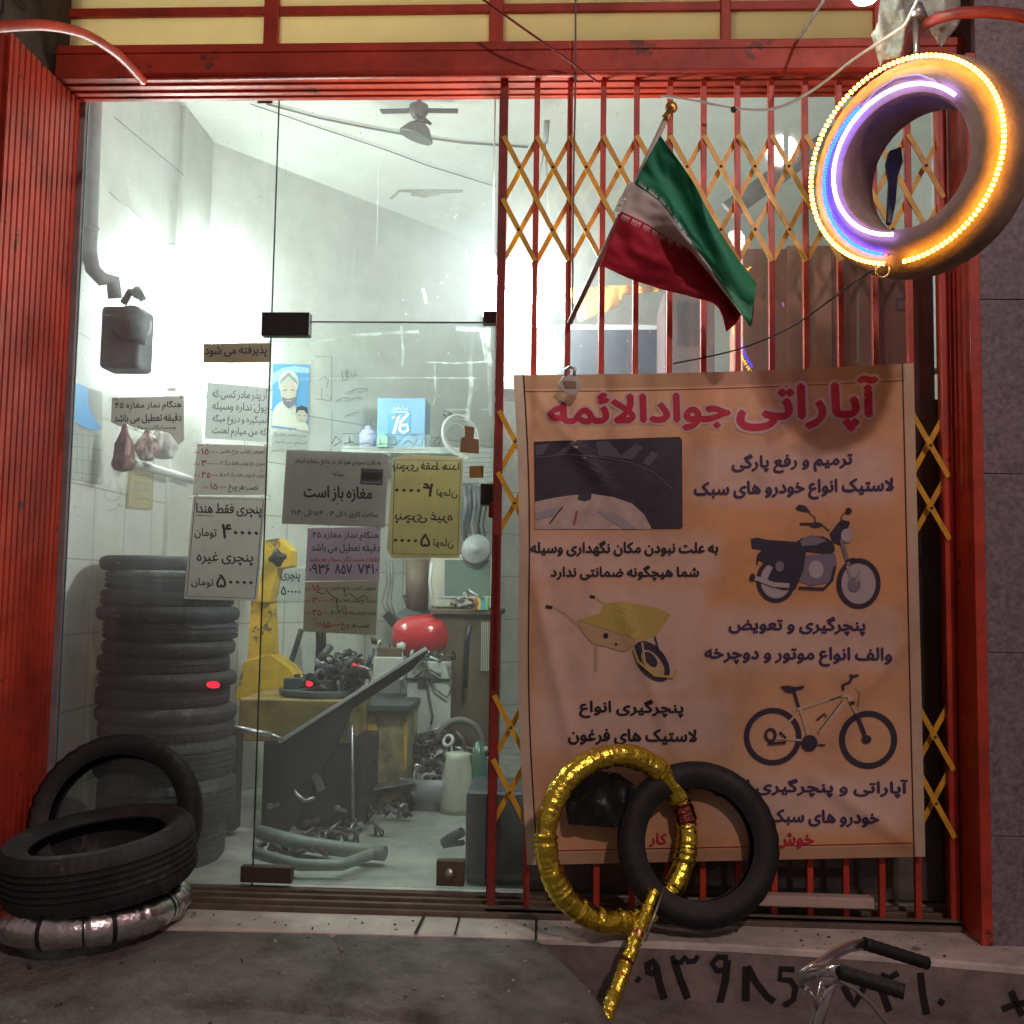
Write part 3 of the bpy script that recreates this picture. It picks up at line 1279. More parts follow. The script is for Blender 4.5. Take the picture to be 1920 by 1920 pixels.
mb.box((gx0 - 0.02, GY - 0.02, ZS + 0.004), (gx1 + 0.02, GY + 0.02, ZS + 0.026))
mb.build('bottom_track', THR, FG)
mb = MB()
for k in range(5):
    mb.box((gx0 - 0.012 + 0.004 * k, GY - 0.02, 0.75 + 0.002 * k), (gx0 - 0.006 + 0.004 * k, GY + 0.02, 1.30))
mb.build('closing_plate', REDD, FG)
# pale sill box at the foot of the gate and its end stop
mb = MB()
pbox(mb, 1415, 1682, 1640, 1702, -0.215, 0.05)
prop(mb.build('gate_sill_strip', CARDP, bevel=0.004), 'pale strip lying along the foot of the gate right of the dark tyre', 'strip')

# ================================================================== BANNER
BYY = -0.205


CRS = [((-0.13, 1.86), (0.18, 1.45), 0.010), ((1.20, 1.90), (0.75, 1.60), 0.009), ((-0.1, 1.2), (0.1, 0.35), 0.010), ((0.2, 1.1), (0.45, 0.45), 0.007),
       ((1.25, 1.0), (0.9, 0.6), 0.006), ((1.22, 0.25), (0.85, 0.5), 0.008), ((0.55, 1.85), (0.50, 1.30), 0.005), ((-0.12, 0.3), (0.35, 0.42), 0.007), ((1.0, 1.85), (1.05, 1.1), 0.006)]


def crease(x, z):
    q = 0.0
    for (ax, az), (bx, bz), amp in CRS:
        L2 = (bx - ax) ** 2 + (bz - az) ** 2
        t = ((x - ax) * (bx - ax) + (z - az) * (bz - az)) / L2
        if -0.1 < t < 1.1:
            dd_ = ((x - ax) * (bz - az) - (z - az) * (bx - ax)) / math.sqrt(L2)
            q -= 1.5 * amp * math.exp(-(dd_ / 0.028) ** 2) * max(0.0, min(1.0, (1.1 - t) * 2)) * max(0.0, min(1.0, (t + 0.1) * 4))
    return q


def ban_y(x, z):
    return BYY + 0.010 * math.sin(x * 6.1 + z * 1.3) + 0.007 * math.sin(z * 4.2 - x * 2.0) + 0.012 * math.exp(-((x - 0.1) / 0.12) ** 2) * math.sin(z * 5) + crease(x, z)


TLp, TRp, BRp, BLp = (962, 703), (1713, 681), (1735, 1606), (985, 1622)


def ban_px(u, v):
    ax, ay = TLp[0] + (TRp[0] - TLp[0]) * u, TLp[1] + (TRp[1] - TLp[1]) * u
    bx, by = BLp[0] + (BRp[0] - BLp[0]) * u, BLp[1] + (BRp[1] - BLp[1]) * u
    x, y = ax + (bx - ax) * v, ay + (by - ay) * v
    y += 7 * math.sin(u * math.pi) * (1 - v) * 0.8         # the top edge sags between its ties
    x += 5 * math.sin(v * 7) * (1 - u)
    return x, y


def sm(a, b, t):
    t = max(0.0, min(1.0, (t - a) / (b - a)))
    return t * t * (3 - 2 * t)


def boxmask(x, y, x0, y0, x1, y1, s=26):
    return sm(x0 - s, x0 + s, x) * (1 - sm(x1 - s, x1 + s, x)) * sm(y0 - s, y0 + s, y) * (1 - sm(y1 - s, y1 + s, y))


PALE = [(1298, 838, 1678, 942), (1322, 1140, 1690, 1255), (985, 1000, 1352, 1092), (1000, 1300, 1365, 1408), (1345, 1448, 1708, 1553), (1010, 1092, 1330, 1310)]
ORANGE, PALEC, SAND = Vector((0.74, 0.36, 0.14)), Vector((0.72, 0.56, 0.49)), Vector((0.72, 0.45, 0.27))
nu, nv = 150, 190
BN = thing('banner', 'large orange and cream fabric price banner with red title tied over the gate', 'banner', (0.7, BYY, 0.9))
mb = MB()
vs, cols = [], []
dd = Draw(ban_y)
for j in range(nv + 1):
    for i in range(nu + 1):
        u, v = i / nu, j / nv
        x, y = ban_px(u, v)
        vs.append(dd.pt((x, y), 0))
        m_ = 0.0
        for q in PALE:
            m_ = max(m_, boxmask(x, y, *q))
        base = ORANGE.lerp(SAND, 0.5 + 0.5 * math.sin(v * 9 + 1.0) * 0.6 + 0.25 * noise.noise(Vector((u * 3, v * 3, 0))))
        c_ = base.lerp(PALEC, m_ * 0.72)
        if u < 0.022 or u > 0.978 or v < 0.028 or v > 0.975:
            c_ = Vector((0.62, 0.50, 0.36)) if (u < 0.022 or u > 0.978) else Vector((0.50, 0.30, 0.17))
        cols.append(c_)
fs = [(j * (nu + 1) + i, j * (nu + 1) + i + 1, (j + 1) * (nu + 1) + i + 1, (j + 1) * (nu + 1) + i) for j in range(nv) for i in range(nu)]
mb.add(vs, fs, 0, True)
BANM = attr_mat('printed_banner_cloth', 0.65, trans=0.06, bump=0.08, bscale=260, grime=0.55, gscale=3)
o = mb.build('sheet', BANM, BN, fix=False)
ca = o.data.color_attributes.new('print', 'FLOAT_COLOR', 'POINT')
for i, c_ in enumerate(cols):
    ca.data[i].color = (*c_, 1)
# border line
d = Draw(ban_y)
ln = [ban_px(0.026, v / 40) for v in range(0, 41)]
d.stroke(ln, 2.6, INK, 1)
ln = [ban_px(0.972, v / 40) for v in range(0, 41)]
d.stroke(ln, 2.4, INK, 1)
d.stroke([ban_px(u / 40, 0.034) for u in range(1, 40)], 1.6, REDD, 1)
d.stroke([ban_px(u / 40, 0.972) for u in range(1, 40)], 1.8, REDD, 1)
d.build('border_line', BN)
# title
OUTL = mat('title_outline', (0.66, 0.50, 0.46), 0.6)
d = Draw(ban_y, lim=14)
for s, x0, y0, x1, y1, tl in (('آپاراتی', 1384, 711, 1644, 808, -8), ('جوادالائمه', 1030, 738, 1368, 806, -6)):
    d.text(s, x0, y0, x1, y1, OUTL, 1, 0.105, tl)
    d.text(s, x0, y0, x1, y1, INKR, 2.2, 0.042, tl)
d.build('title', BN)
# lines of text
for s, x0, y0, x1, y1, m_, tl in (
        ('ترمیم و رفع پارگی', 1373, 849, 1598, 885, INKP, -8), ('لاستیک انواع خودرو های سبک', 1302, 900, 1675, 936, INKP, -9),
        ('به علت نبودن مکان نگهداری وسیله', 995, 1014, 1346, 1042, INK, 0), ('شما هیچگونه ضمانتی ندارد', 1033, 1060, 1310, 1088, INK, 0),
        ('پنچرگیری و تعویض', 1367, 1156, 1622, 1190, INKP, 2), ('والف انواع موتور و دوچرخه', 1322, 1213, 1672, 1248, INKP, 4),
        ('پنچرگیری انواع', 1087, 1312, 1281, 1346, INK, 2), ('لاستیک های فرغون', 1066, 1367, 1306, 1396, INK, 2),
        ('آپاراتی و پنچرگیری انواع', 1338, 1460, 1702, 1496, INKP, 5), ('خودرو های سبک', 1443, 1519, 1648, 1549, INKP, 4),
        ('خوش', 1455, 1562, 1526, 1590, INKR, 2), ('کار', 1218, 1562, 1250, 1588, INKR, 2)):
    d = Draw(ban_y, lim=14)
    d.text(s, x0, y0, x1, y1, m_, 1.9, 0.034, tl)
    d.build('text_line', BN)
# photo of a split tyre
PDK = mat('print_dark_tyre', (0.035, 0.035, 0.055), 0.6, var=0.3, vscale=12)
PGR = mat('print_grey', (0.10, 0.10, 0.13), 0.6)
PLG = mat('print_light_grey', (0.34, 0.32, 0.34), 0.6)
PSK = mat('print_pale_rim', (0.52, 0.42, 0.36), 0.6, var=0.25, vscale=18)
PYL = mat('print_yellow_green', (0.48, 0.40, 0.10), 0.6)
PBE = mat('print_beige', (0.50, 0.36, 0.20), 0.6)
d = Draw(ban_y)
d.poly([(1001, 828), (1274, 819), (1279, 825), (1280, 988), (1275, 992), (1003, 992)], PDK, 1)
for pts in ([(1043, 852), (1068, 829), (1082, 828), (1055, 855)], [(1117, 828), (1140, 826), (1158, 846), (1170, 860), (1122, 854)],
            [(1160, 858), (1192, 832), (1206, 838), (1186, 862)], [(1204, 868), (1222, 846), (1236, 852), (1216, 874)], [(1004, 834), (1030, 832), (1018, 852), (1004, 855)]):
    d.poly(pts, PGR, 2)
d.stroke([(1004, 858), (1060, 852), (1120, 856), (1180, 866), (1230, 888), (1262, 920)], 2.2, PGR, 2)
d.poly([(1003, 941), (1040, 933), (1075, 928), (1110, 926), (1150, 932), (1185, 944), (1208, 965), (1222, 992), (1003, 992)], PSK, 2)
d.poly([(1083, 936), (1092, 905), (1140, 862), (1147, 868), (1112, 906), (1108, 936), (1096, 940)], PDK, 3)
d.poly([(1003, 962), (1050, 950), (1040, 966), (1003, 975)], INKR.copy() if False else PLG, 3)
d.poly([(1120, 958), (1160, 966), (1195, 992), (1170, 992), (1140, 974)], PLG, 3)
d.stroke([(1030, 982), (1055, 950)], 2.5, INK, 3)
d.stroke([(1082, 958), (1076, 984)], 4, mat('print_rust', (0.30, 0.08, 0.05), 0.6), 3)
d.build('tyre_picture', BN)
# motorcycle
d = Draw(ban_y)
PM1 = mat('print_motorcycle_black', (0.03, 0.026, 0.05), 0.6)
PM2 = mat('print_motorcycle_grey', (0.20, 0.18, 0.24), 0.6)
PM3 = mat('print_chrome', (0.45, 0.40, 0.42), 0.6)
d.ell(1455, 1088, 37, 42, PM3, 1)
d.ell(1455, 1088, 33, 38, PM1, 2, ring=8)
d.ell(1610, 1094, 41, 47, PM3, 1)
d.ell(1610, 1094, 37, 43, PM1, 2, ring=9)
d.ell(1602, 1096, 12, 14, PM2, 3)
d.stroke([(1589, 1060), (1600, 1096)], 6, PLG, 3)
d.stroke([(1612, 1070), (1606, 1092)], 5, PLG, 3)
d.poly([(1408, 1010), (1420, 1008), (1438, 1012), (1492, 1016), (1502, 1010), (1520, 1004), (1545, 1006), (1562, 1016), (1566, 1030), (1560, 1040), (1512, 1034), (1440, 1032), (1424, 1030), (1410, 1028)], PM1, 2)
d.poly([(1500, 1014), (1514, 1005), (1536, 1006), (1550, 1014), (1530, 1022), (1504, 1024)], PM2, 3)
d.poly([(1430, 1030), (1512, 1032), (1506, 1070), (1492, 1104), (1470, 1106), (1448, 1100), (1440, 1084), (1450, 1062), (1424, 1050), (1418, 1062), (1420, 1040)], PM1, 3)
d.poly([(1512, 1040), (1566, 1038), (1570, 1060), (1556, 1092), (1520, 1098), (1498, 1090)], PM2, 2)
d.ell(1530, 1068, 14, 17, PM3, 3)
d.ell(1462, 1062, 8, 10, PM2, 4)
d.stroke([(1410, 1082), (1424, 1086), (1450, 1096), (1480, 1098)], 9, PM3, 4)
d.ell(1411, 1082, 5, 7, PM1, 5)
d.stroke([(1498, 1102), (1545, 1104), (1560, 1088), (1566, 1062)], 5, PM1, 4)
d.stroke([(1570, 988), (1578, 1014), (1592, 1060)], 7, PM2, 3)
d.poly([(1556, 1000), (1572, 980), (1592, 976), (1592, 986), (1582, 1000), (1576, 1022), (1562, 1016)], PM1, 3)
d.ell(1588, 1004, 11, 13, PM3, 4)
d.poly([(1572, 980), (1580, 974), (1594, 980), (1590, 990)], PM1, 5)
d.stroke([(1500, 982), (1520, 982), (1542, 984)], 4, PM1, 3)
d.ell(1530, 984, 11, 5, PM1, 3)
d.stroke([(1542, 984), (1556, 996)], 2, PM1, 3)
d.stroke([(1529, 980), (1528, 970), (1514, 958)], 1.8, PM1, 3)
d.poly([(1492, 952), (1498, 946), (1510, 948), (1520, 960), (1510, 959), (1496, 956)], PM1, 3)
d.stroke([(1577, 978), (1578, 968), (1586, 960)], 1.8, PM1, 3)
d.ell(1591, 958, 6, 6, PM1, 3)
d.stroke([(1586, 1052), (1600, 1048), (1622, 1056)], 5, PM1, 3)
d.build('motorcycle_picture', BN)
# wheelbarrow
d = Draw(ban_y)
d.poly([(1082, 1162), (1124, 1150), (1132, 1132), (1172, 1128), (1232, 1140), (1258, 1152), (1230, 1192), (1204, 1202)], PYL, 1)
d.poly([(1082, 1164), (1204, 1202), (1182, 1214), (1170, 1222), (1110, 1206), (1096, 1190)], PBE, 2)
d.stroke([(1040, 1140), (1062, 1152), (1096, 1186), (1120, 1206)], 3, PBE, 1)
d.stroke([(1118, 1122), (1132, 1132)], 2.5, PYL, 1)
d.stroke([(1023, 1137), (1036, 1139)], 6, INK, 2)
d.stroke([(1106, 1118), (1116, 1120)], 5, INK, 2)
d.stroke([(1117, 1208), (1117, 1258)], 7, PBE, 1)
d.ell(1222, 1240, 26, 44, PM1, 2, rot=-38)
d.ell(1224, 1244, 15, 30, PBE, 3, rot=-38)
d.ell(1220, 1236, 9, 17, PM1, 4, rot=-38)
d.stroke([(1188, 1216), (1196, 1240), (1228, 1266), (1262, 1270), (1268, 1256)], 5, PYL, 4)
d.stroke([(1204, 1204), (1210, 1246)], 3.5, PBE, 5)
d.stroke([(1228, 1194), (1234, 1216)], 3, PM1, 4)
d.ell(1136, 1192, 5, 5, INK, 3)
d.ell(1155, 1208, 2.5, 2.5, INK, 3)
d.build('wheelbarrow_picture', BN)
# bicycle
d = Draw(ban_y)
d.ell(1449, 1381, 49, 49, PM1, 2, ring=10, n=40)
d.ell(1628, 1387, 49, 49, PM1, 2, ring=11, n=40)
PFR = mat('print_frame_cream', (0.56, 0.44, 0.30), 0.6)
d.stroke([(1494, 1330), (1572, 1305), (1590, 1304)], 6, PFR, 3)
d.stroke([(1535, 1374), (1582, 1316)], 8, PFR, 3)
d.stroke([(1500, 1326), (1518, 1385)], 6, PFR, 3)
d.stroke([(1498, 1335), (1452, 1381)], 4, PFR, 3)
d.stroke([(1452, 1384), (1516, 1389)], 4, PFR, 3)
d.stroke([(1535, 1371), (1580, 1313)], 2, PM1, 4)
d.stroke([(1556, 1312), (1580, 1304)], 1.6, PM1, 4)
d.stroke([(1532, 1350), (1546, 1338), (1550, 1344)], 4, PM1, 4)
d.stroke([(1592, 1302), (1596, 1316)], 9, PFR, 3)
d.stroke([(1596, 1318), (1608, 1340)], 6, PFR, 3)
d.ell(1598, 1318, 5, 4, PM1, 4)
d.stroke([(1606, 1338), (1622, 1378)], 7, PM1, 4)
d.ell(1625, 1386, 9, 8, PM1, 4)
d.stroke([(1489, 1296), (1498, 1326)], 5, PM1, 4)
d.poly([(1463, 1287), (1476, 1285), (1492, 1288), (1508, 1285), (1507, 1291), (1494, 1294), (1486, 1299), (1474, 1297)], PM1, 4)
d.stroke([(1582, 1294), (1580, 1285), (1594, 1278), (1598, 1268), (1610, 1266)], 5, PM1, 4)
d.stroke([(1594, 1264), (1600, 1272)], 4, PM1, 4)
d.stroke([(1604, 1290), (1612, 1300), (1608, 1326)], 1, PM1, 3)
d.ell(1518, 1393, 15, 15, PM1, 5)
d.stroke([(1534, 1396), (1548, 1397)], 3, PM1, 5)
d.ell(1445, 1378, 9, 11, PM1, 4, ring=5)
d.stroke([(1440, 1394), (1474, 1392)], 5, PM1, 5)
d.stroke([(1462, 1372), (1474, 1384)], 4, PM1, 5)
d.build('bicycle_picture', BN)

# ================================================================== PAPER NOTICES
PY = 0.018


def notice(outline, m, label, name='paper_notice', Y=PY, group='paper notices taped to the glass', curl=0.0):
    t = thing(name, label, 'notice', tuple(at(sum(p[0] for p in outline) / len(outline), max(p[1] for p in outline), Y)), group)
    sd_ = rnd.uniform(0, 50)
    wav = (lambda x, z: Y) if Y < 0.015 else (lambda x, z: Y + 0.0035 * noise.noise(Vector((x * 7, z * 7, sd_))) + 0.0014 * noise.noise(Vector((x * 22, z * 22, sd_))))
    d = Draw(wav, step=0.0005, lim=9)
    d.poly(outline, m, 0)
    o = d.build('sheet', t)
    md = o.modifiers.new('thickness', 'SOLIDIFY')
    md.thickness = 0.0004
    md.offset = 0
    if Y > 0.015:
        top2 = sorted(outline, key=lambda p: p[1])[:2]
        for (tx, ty) in top2:
            d2 = Draw(wav, step=0.0012, lim=9)
            d2.poly([(tx - 9, ty - 3), (tx + 9, ty - 5), (tx + 10, ty + 4), (tx - 8, ty + 6)], TAPEC, 2)
            d2.build('tape', t)
    return t, Draw(wav, step=0.0009, lim=9)


def quad(x0, y0, x1, y1, j=3):
    return [(x0 + rnd.uniform(-j, j), y0 + rnd.uniform(-j, j) * .6), (x1 + rnd.uniform(-j, j), y0 + rnd.uniform(-j, j) * .6), (x1 + rnd.uniform(-j, j), y1 + rnd.uniform(-j, j) * .6), (x0 + rnd.uniform(-j, j), y1 + rnd.uniform(-j, j) * .6)]


t, d = notice([(381, 644), (509, 643), (508, 679), (381, 681)], PAPERT, 'narrow tan paper strip with one line of large lettering under the black door fitting')
d.text('پذیرفته می شود', 384, 648, 500, 670, INKB, 1, 0.02, -2)
d.build('lettering', t)
t, d = notice([(388, 716), (507, 728), (503, 829), (384, 822)], PAPERB, 'bright white paper with faint grey lettering right beside the glaring lamp')
for k, s in enumerate(('از پدر مادر کسی که', 'پول نداره وسیله', 'نمیگیره و دروغ میگه', 'که من میارم لعنت')):
    d.text(s, 398, 732 + 23 * k, 500, 752 + 23 * k, INKG, 1, 0.01, 4)
d.build('lettering', t)
t, d = notice([(370, 832), (503, 836), (500, 928), (361, 928)], PAPER, 'grey price list of four small lines above the framed tyre repair price sheet')
for k, (a, b, c) in enumerate((('تعویض زاپاس، چرخ ماشین', '۱۵۰۰۰', 'تومان'), ('پنچری، نخ توپلس فقط رینگ ۱۳', '۳۰۰۰۰', 'تومان'), ('پنچری، نخ توپلس فقط رینگ ۱۴ به بالا', '۳۵۰۰۰', 'تومان'), ('نصب هر چرخ', '۱۵۰۰۰', 'تومان'))):
    y = 842 + 22 * k
    xr = 496 if k < 3 else 484
    xm = (412, 412, 412, 428)[k]
    d.text(a, xm, y, xr, y + (11 if k < 3 else 16), INK, 1, 0.012, 1)
    d.text(b, xm - 34, y - 1, xm - 4, y + 10, INKR, 1, 0.02, 1)
    d.text(c, xm - 50, y + 1, xm - 37, y + 9, INKR, 1, 0.0, 1)
d.build('lettering', t)
t, d = notice([(362, 930), (498, 933), (482, 1127), (345, 1123)], PAPER, 'framed grey price sheet in front of the inside tyre stack')
d.stroke([(366, 934), (494, 937), (478, 1122), (350, 1118)], 1.6, INK, 1, True)
for s, x0, y0, x1, y1 in (('پنچری فقط هندا', 368, 944, 490, 970), ('۴۰۰۰۰', 416, 984, 484, 1010), ('تومان', 365, 990, 406, 1010), ('پنچری غیره', 369, 1036, 474, 1060), ('۵۰۰۰۰', 406, 1078, 474, 1102), ('تومان', 359, 1084, 400, 1102)):
    d.text(s, x0, y0, x1, y1, INK, 1, 0.022, 2)
d.stroke([(367, 966), (400, 968)], 1.2, INK, 1)
d.build('lettering', t)
t, d = notice([(210, 746), (345, 742), (345, 826), (334, 834), (318, 812), (300, 808), (268, 806), (246, 800), (236, 793), (226, 800), (208, 792)], PAPER, 'torn grey paper with its lower edge ripped away left of the lamp')
d.text('هنگام نماز مغازه ۴۵', 216, 752, 340, 770, INK, 1, 0.02, -2)
d.text('دقیقه تعطیل می باشد', 214, 776, 340, 794, INK, 1, 0.02, -2)
d.text('همسایگان سوال', 252, 797, 330, 806, INK, 1, 0.01, 0)
d.build('lettering', t)
t, d = notice([(537, 843), (729, 850), (722, 989), (528, 982)], mat('grey_notice_paper', (0.50, 0.46, 0.45), 0.8, var=0.08, vscale=12, trans=0.42), 'dark grey opening hours sheet with one big bold line and a small photo')
for s, x0, y0, x1, y1, b in (('به علت سردی هوا کار در داخل مغازه انجام', 554, 861, 714, 874, 0.015), ('میشود', 622, 884, 644, 894, 0.015), ('مغازه باز است', 570, 912, 697, 940, 0.03), ('ساعت کاری ۱۰ الی ۱۴ ، ۱۵:۳۰ الی ۲۱:۳۰', 547, 958, 708, 970, 0.02)):
    d.text(s, x0, y0, x1, y1, INK, 1, b, 4)
d.poly([(677, 878), (719, 880), (717, 910), (675, 908)], PGR, 1)
d.rect(678, 886, 716, 900, INK, 2)
d.stroke([(680, 904), (714, 905)], 2, PLG, 2)
d.build('lettering', t)
t, d = notice([(737, 858), (762, 852), (869, 857), (862, 1046), (735, 1046), (725, 1030)], PAPERY, 'yellowed sheet turned to the room so its lettering reads backwards')
d.stroke([(740, 862), (864, 864), (858, 1040), (736, 1038)], 1.4, INK, 1, True)
for s, x0, y0, x1, y1 in (('پنچری فقط هندا', 737, 866, 861, 886), ('۴۰۰۰۰', 740, 906, 812, 930), ('تومان', 818, 916, 857, 934), ('پنچری غیره', 741, 960, 848, 982), ('۵۰۰۰۰', 738, 1000, 806, 1024), ('تومان', 812, 1010, 850, 1028)):
    d.text(s, x0, y0, x1, y1, INK, 1, 0.02, 2, mirror=True)
d.build('lettering', t)
t, d = notice([(577, 990), (714, 988), (711, 1089), (572, 1089)], PAPERL, 'lilac sheet ending with a phone number under the opening hours sheet')
for s, x0, y0, x1, y1, m_ in (('هنگام نماز مغازه ۴۵', 586, 996, 710, 1014, INKP), ('دقیقه تعطیل می باشد', 584, 1020, 712, 1037, INKP), ('لطفا از همسایگان سوال بفرمایید', 580, 1043, 711, 1055, INKR), ):
    d.text(s, x0, y0, x1, y1, m_, 1, 0.018, 1)
for s, x0, x1 in (('۰۹۳۶', 580, 618), ('۸۵۷', 628, 660), ('۷۴۱۰', 671, 708)):
    d.text(s, x0, 1058, x1, 1076, INKB, 1, 0.02, 1)
d.build('lettering', t)
t, d = notice([(572, 1091), (710, 1089), (705, 1191), (568, 1184)], mat('warm_white_paper', (0.56, 0.52, 0.44), 0.8, var=0.1, vscale=12, trans=0.4), 'price list scribbled over by hand, lowest sheet on the door')
for k, (a, b, c) in enumerate((('تعویض زاپاس، چرخ ماشین', '۱۵۰۰۰', 'تومان'), ('پنچری، نخ توپلس فقط رینگ ۱۳', '۳۰۰۰۰', 'تومان'), ('پنچری، نخ توپلس فقط رینگ ۱۴ به بالا', '۳۵۰۰۰', 'تومان'), ('نصب هر چرخ', '۱۵۰۰۰', 'تومان'))):
    y = 1098 + 23 * k
    xr = 705 if k < 3 else 692
    xm = (620, 620, 620, 640)[k]
    d.text(a, xm, y, xr, y + (11 if k < 3 else 15), INK, 1, 0.012, 1)
    d.text(b, xm - 34, y - 1, xm - 4, y + 10, INKR, 1, 0.02, 1)
    d.text(c, xm - 48, y + 1, xm - 37, y + 9, INKR, 1, 0.0, 1)
d.stroke([(594, 1110), (606, 1114), (612, 1106), (620, 1116), (630, 1122), (634, 1146), (640, 1144), (646, 1136), (650, 1150)], 1.6, INK, 2)
d.stroke([(645, 1102), (648, 1118), (656, 1112), (668, 1124), (684, 1116), (690, 1124)], 1.6, INK, 2)
d.stroke([(617, 1154), (640, 1156), (666, 1160)], 1.2, INKG, 2)
d.stroke([(582, 1162), (594, 1156), (588, 1172), (600, 1168), (612, 1176), (640, 1170)], 1.4, INKR, 2)
d.build('lettering', t)
# clear sticker with outline calligraphy
t, d = notice([(641, 812), (808, 814), (806, 844), (640, 842)], STICK, 'clear sticker with outlined calligraphy across the door glass below the blue carton', 'sticker', Y=0.0125)
d.stroke([(642, 813), (807, 815), (805, 843), (641, 841)], 1.0, PEN, 1, True)
d.stroke([(686, 838), (760, 840), (760, 846), (686, 844)], 0.9, PEN, 1, True)
for pts in ([(646, 832), (660, 828), (668, 834), (690, 830), (700, 836)], [(655, 818), (657, 832)], [(700, 834), (720, 832), (742, 834), (750, 826)], [(712, 822), (714, 834)], [(728, 824), (740, 818), (744, 832)],
            [(756, 834), (766, 826), (776, 834), (784, 822)], [(790, 834), (796, 820), (800, 834)], [(770, 818), (780, 816)], [(622, 832), (630, 818), (640, 828), (626, 836)], [(812, 832), (822, 818), (828, 828), (816, 836)]):
    d.stroke(pts, 1.5, PEN, 1)
d.build('lettering', t)
# small tape pieces on the door
d = Draw(-0.003)
d.poly([(871, 798), (890, 801), (888, 822), (898, 824), (898, 851), (862, 848), (864, 822), (872, 818)], TAN, 1)
prop(d.build('tape_piece'), 'brown packing tape patch on the door glass right of the sticker', 'tape')
d = Draw(-0.003)
d.poly([(880, 874), (907, 873), (906, 896), (880, 896)], OLIVE, 1)
prop(d.build('tape_piece'), 'small olive square of tape on the door glass above the lock', 'tape')

# ================================================================== TYRES


def tyre_profile(Ro, Ri, W, grooves=4):
    h = W / 2
    p = [(Ri, -h * 0.72), (Ri + 0.012, -h * 0.82), ((Ri * 0.55 + Ro * 0.45), -h * 1.0), (Ro - (Ro - Ri) * 0.22, -h * 0.98), (Ro - 0.012, -h * 0.86), (Ro - 0.003, -h * 0.74)]
    if grooves:
        for g in range(grooves):
            c = -h * 0.55 + h * 1.1 * (g + 0.5) / grooves
            ww = W * 0.018 + 0.0015
            p += [(Ro, c - ww - 0.001), (Ro - 0.008, c - ww), (Ro - 0.008, c + ww), (Ro, c + ww + 0.001)]
    else:
        p += [(Ro + 0.004, -h * 0.3), (Ro + 0.005, h * 0.3)]
    p += [(Ro - 0.003, h * 0.74), (Ro - 0.012, h * 0.86), (Ro - (Ro - Ri) * 0.22, h * 0.98), (Ri * 0.55 + Ro * 0.45, h * 1.0), (Ri + 0.012, h * 0.82), (Ri, h * 0.72)]
    p += [(Ri + 0.006, h * 0.62), (Ri * 0.55 + Ro * 0.45, h * 0.88), (Ro - 0.03, h * 0.7), (Ro - 0.022, 0), (Ro - 0.03, -h * 0.7), (Ri * 0.55 + Ro * 0.45, -h * 0.88), (Ri + 0.006, -h * 0.62)]
    return p


def tyre_mb(Ro, Ri, W, M, n=96, grooves=4, lug=0.006):
    mb = MB()
    prof = tyre_profile(Ro, Ri, W, grooves)
    hh = W / 2

    def fn(i, j, r, h):
        if lug and abs(abs(h) - hh * 0.86) < hh * 0.13 and r > Ro - 0.02 and (i % 3 == 0):
            return r - lug, h
        return r, h
    mb.lathe(prof, n, 0, M, closed=True, fn=fn, smooth=True)
    return mb


def auto_smooth(o, ang=40):
    me = o.data
    bm = bmesh.new()
    bm.from_mesh(me)
    for e in bm.edges:
        if len(e.link_faces) == 2 and e.calc_face_angle(0) > R(ang):
            e.smooth = False
    bm.to_mesh(me)
    bm.free()


# stack of tyres just inside the glass
ORD = ['top', 'second', 'third', 'fourth', 'fifth', 'sixth', 'seventh', 'eighth', 'ninth', 'tenth', 'eleventh', 'twelfth', 'thirteenth']
sx, sy = at(318, 1200, 0.36).x, 0.36
heights = [0.17, 0.165, 0.155] + [0.066, 0.062, 0.075, 0.06, 0.066, 0.062, 0.075, 0.06, 0.066, 0.075, 0.060]
z = 0.0
items = []
for h in heights:
    items.append((z, h))
    z += h
protos = {}
for k, (z0, h) in enumerate(reversed(items)):
    Ro = 0.272 + rnd.uniform(-0.006, 0.006)
    key = round(h, 3)
    if key not in protos:
        mbt = tyre_mb(0.272, 0.175, h * 1.04, Matrix.Identity(4), n=150, grooves=4 if h > 0.1 else (2 if h > 0.07 else (1 if h > 0.065 else 0)), lug=0.007)
        o = mbt.build('stacked_tyre', RUBD)
        auto_smooth(o)
        protos[key] = o
    else:
        o = protos[key].copy()
        COL.objects.link(o)
    o.location = (sx + rnd.uniform(-0.02, 0.02) + (-0.035 if k == 0 else 0), sy + rnd.uniform(-0.01, 0.01), z0 + h / 2)
    s_ = 0.86 if k == 0 else rnd.uniform(0.95, 1.025)
    o.scale = (s_, s_, 1)
    o.rotation_euler = (0, 0, rnd.uniform(0, 6))
    w_ = ORD[k] if k < 13 else 'bottom'
    kind_ = 'wide car tyre' if h > 0.1 else 'narrow tyre'
    prop(o, 'black %s, %s from the top of the stack inside the glass' % (kind_, w_) if 0 < k < 13 else ('smaller narrow tyre on the very top of the stack inside the glass' if k == 0 else 'wide car tyre at the foot of the stack inside the glass'), 'tyre', 'tyres stacked inside the glass')

# glowing tyre with LED strips
TC = at(1722, 318, -0.85)
tn = Vector((-0.70, -0.70, -0.07)).normalized()
Ro, Ri, Wt = 0.318, 0.188, 0.20
GT = thing('light_tyre', 'car tyre hung up as a sign with glowing amber and blue light strips', 'tyre sign', tuple(TC))
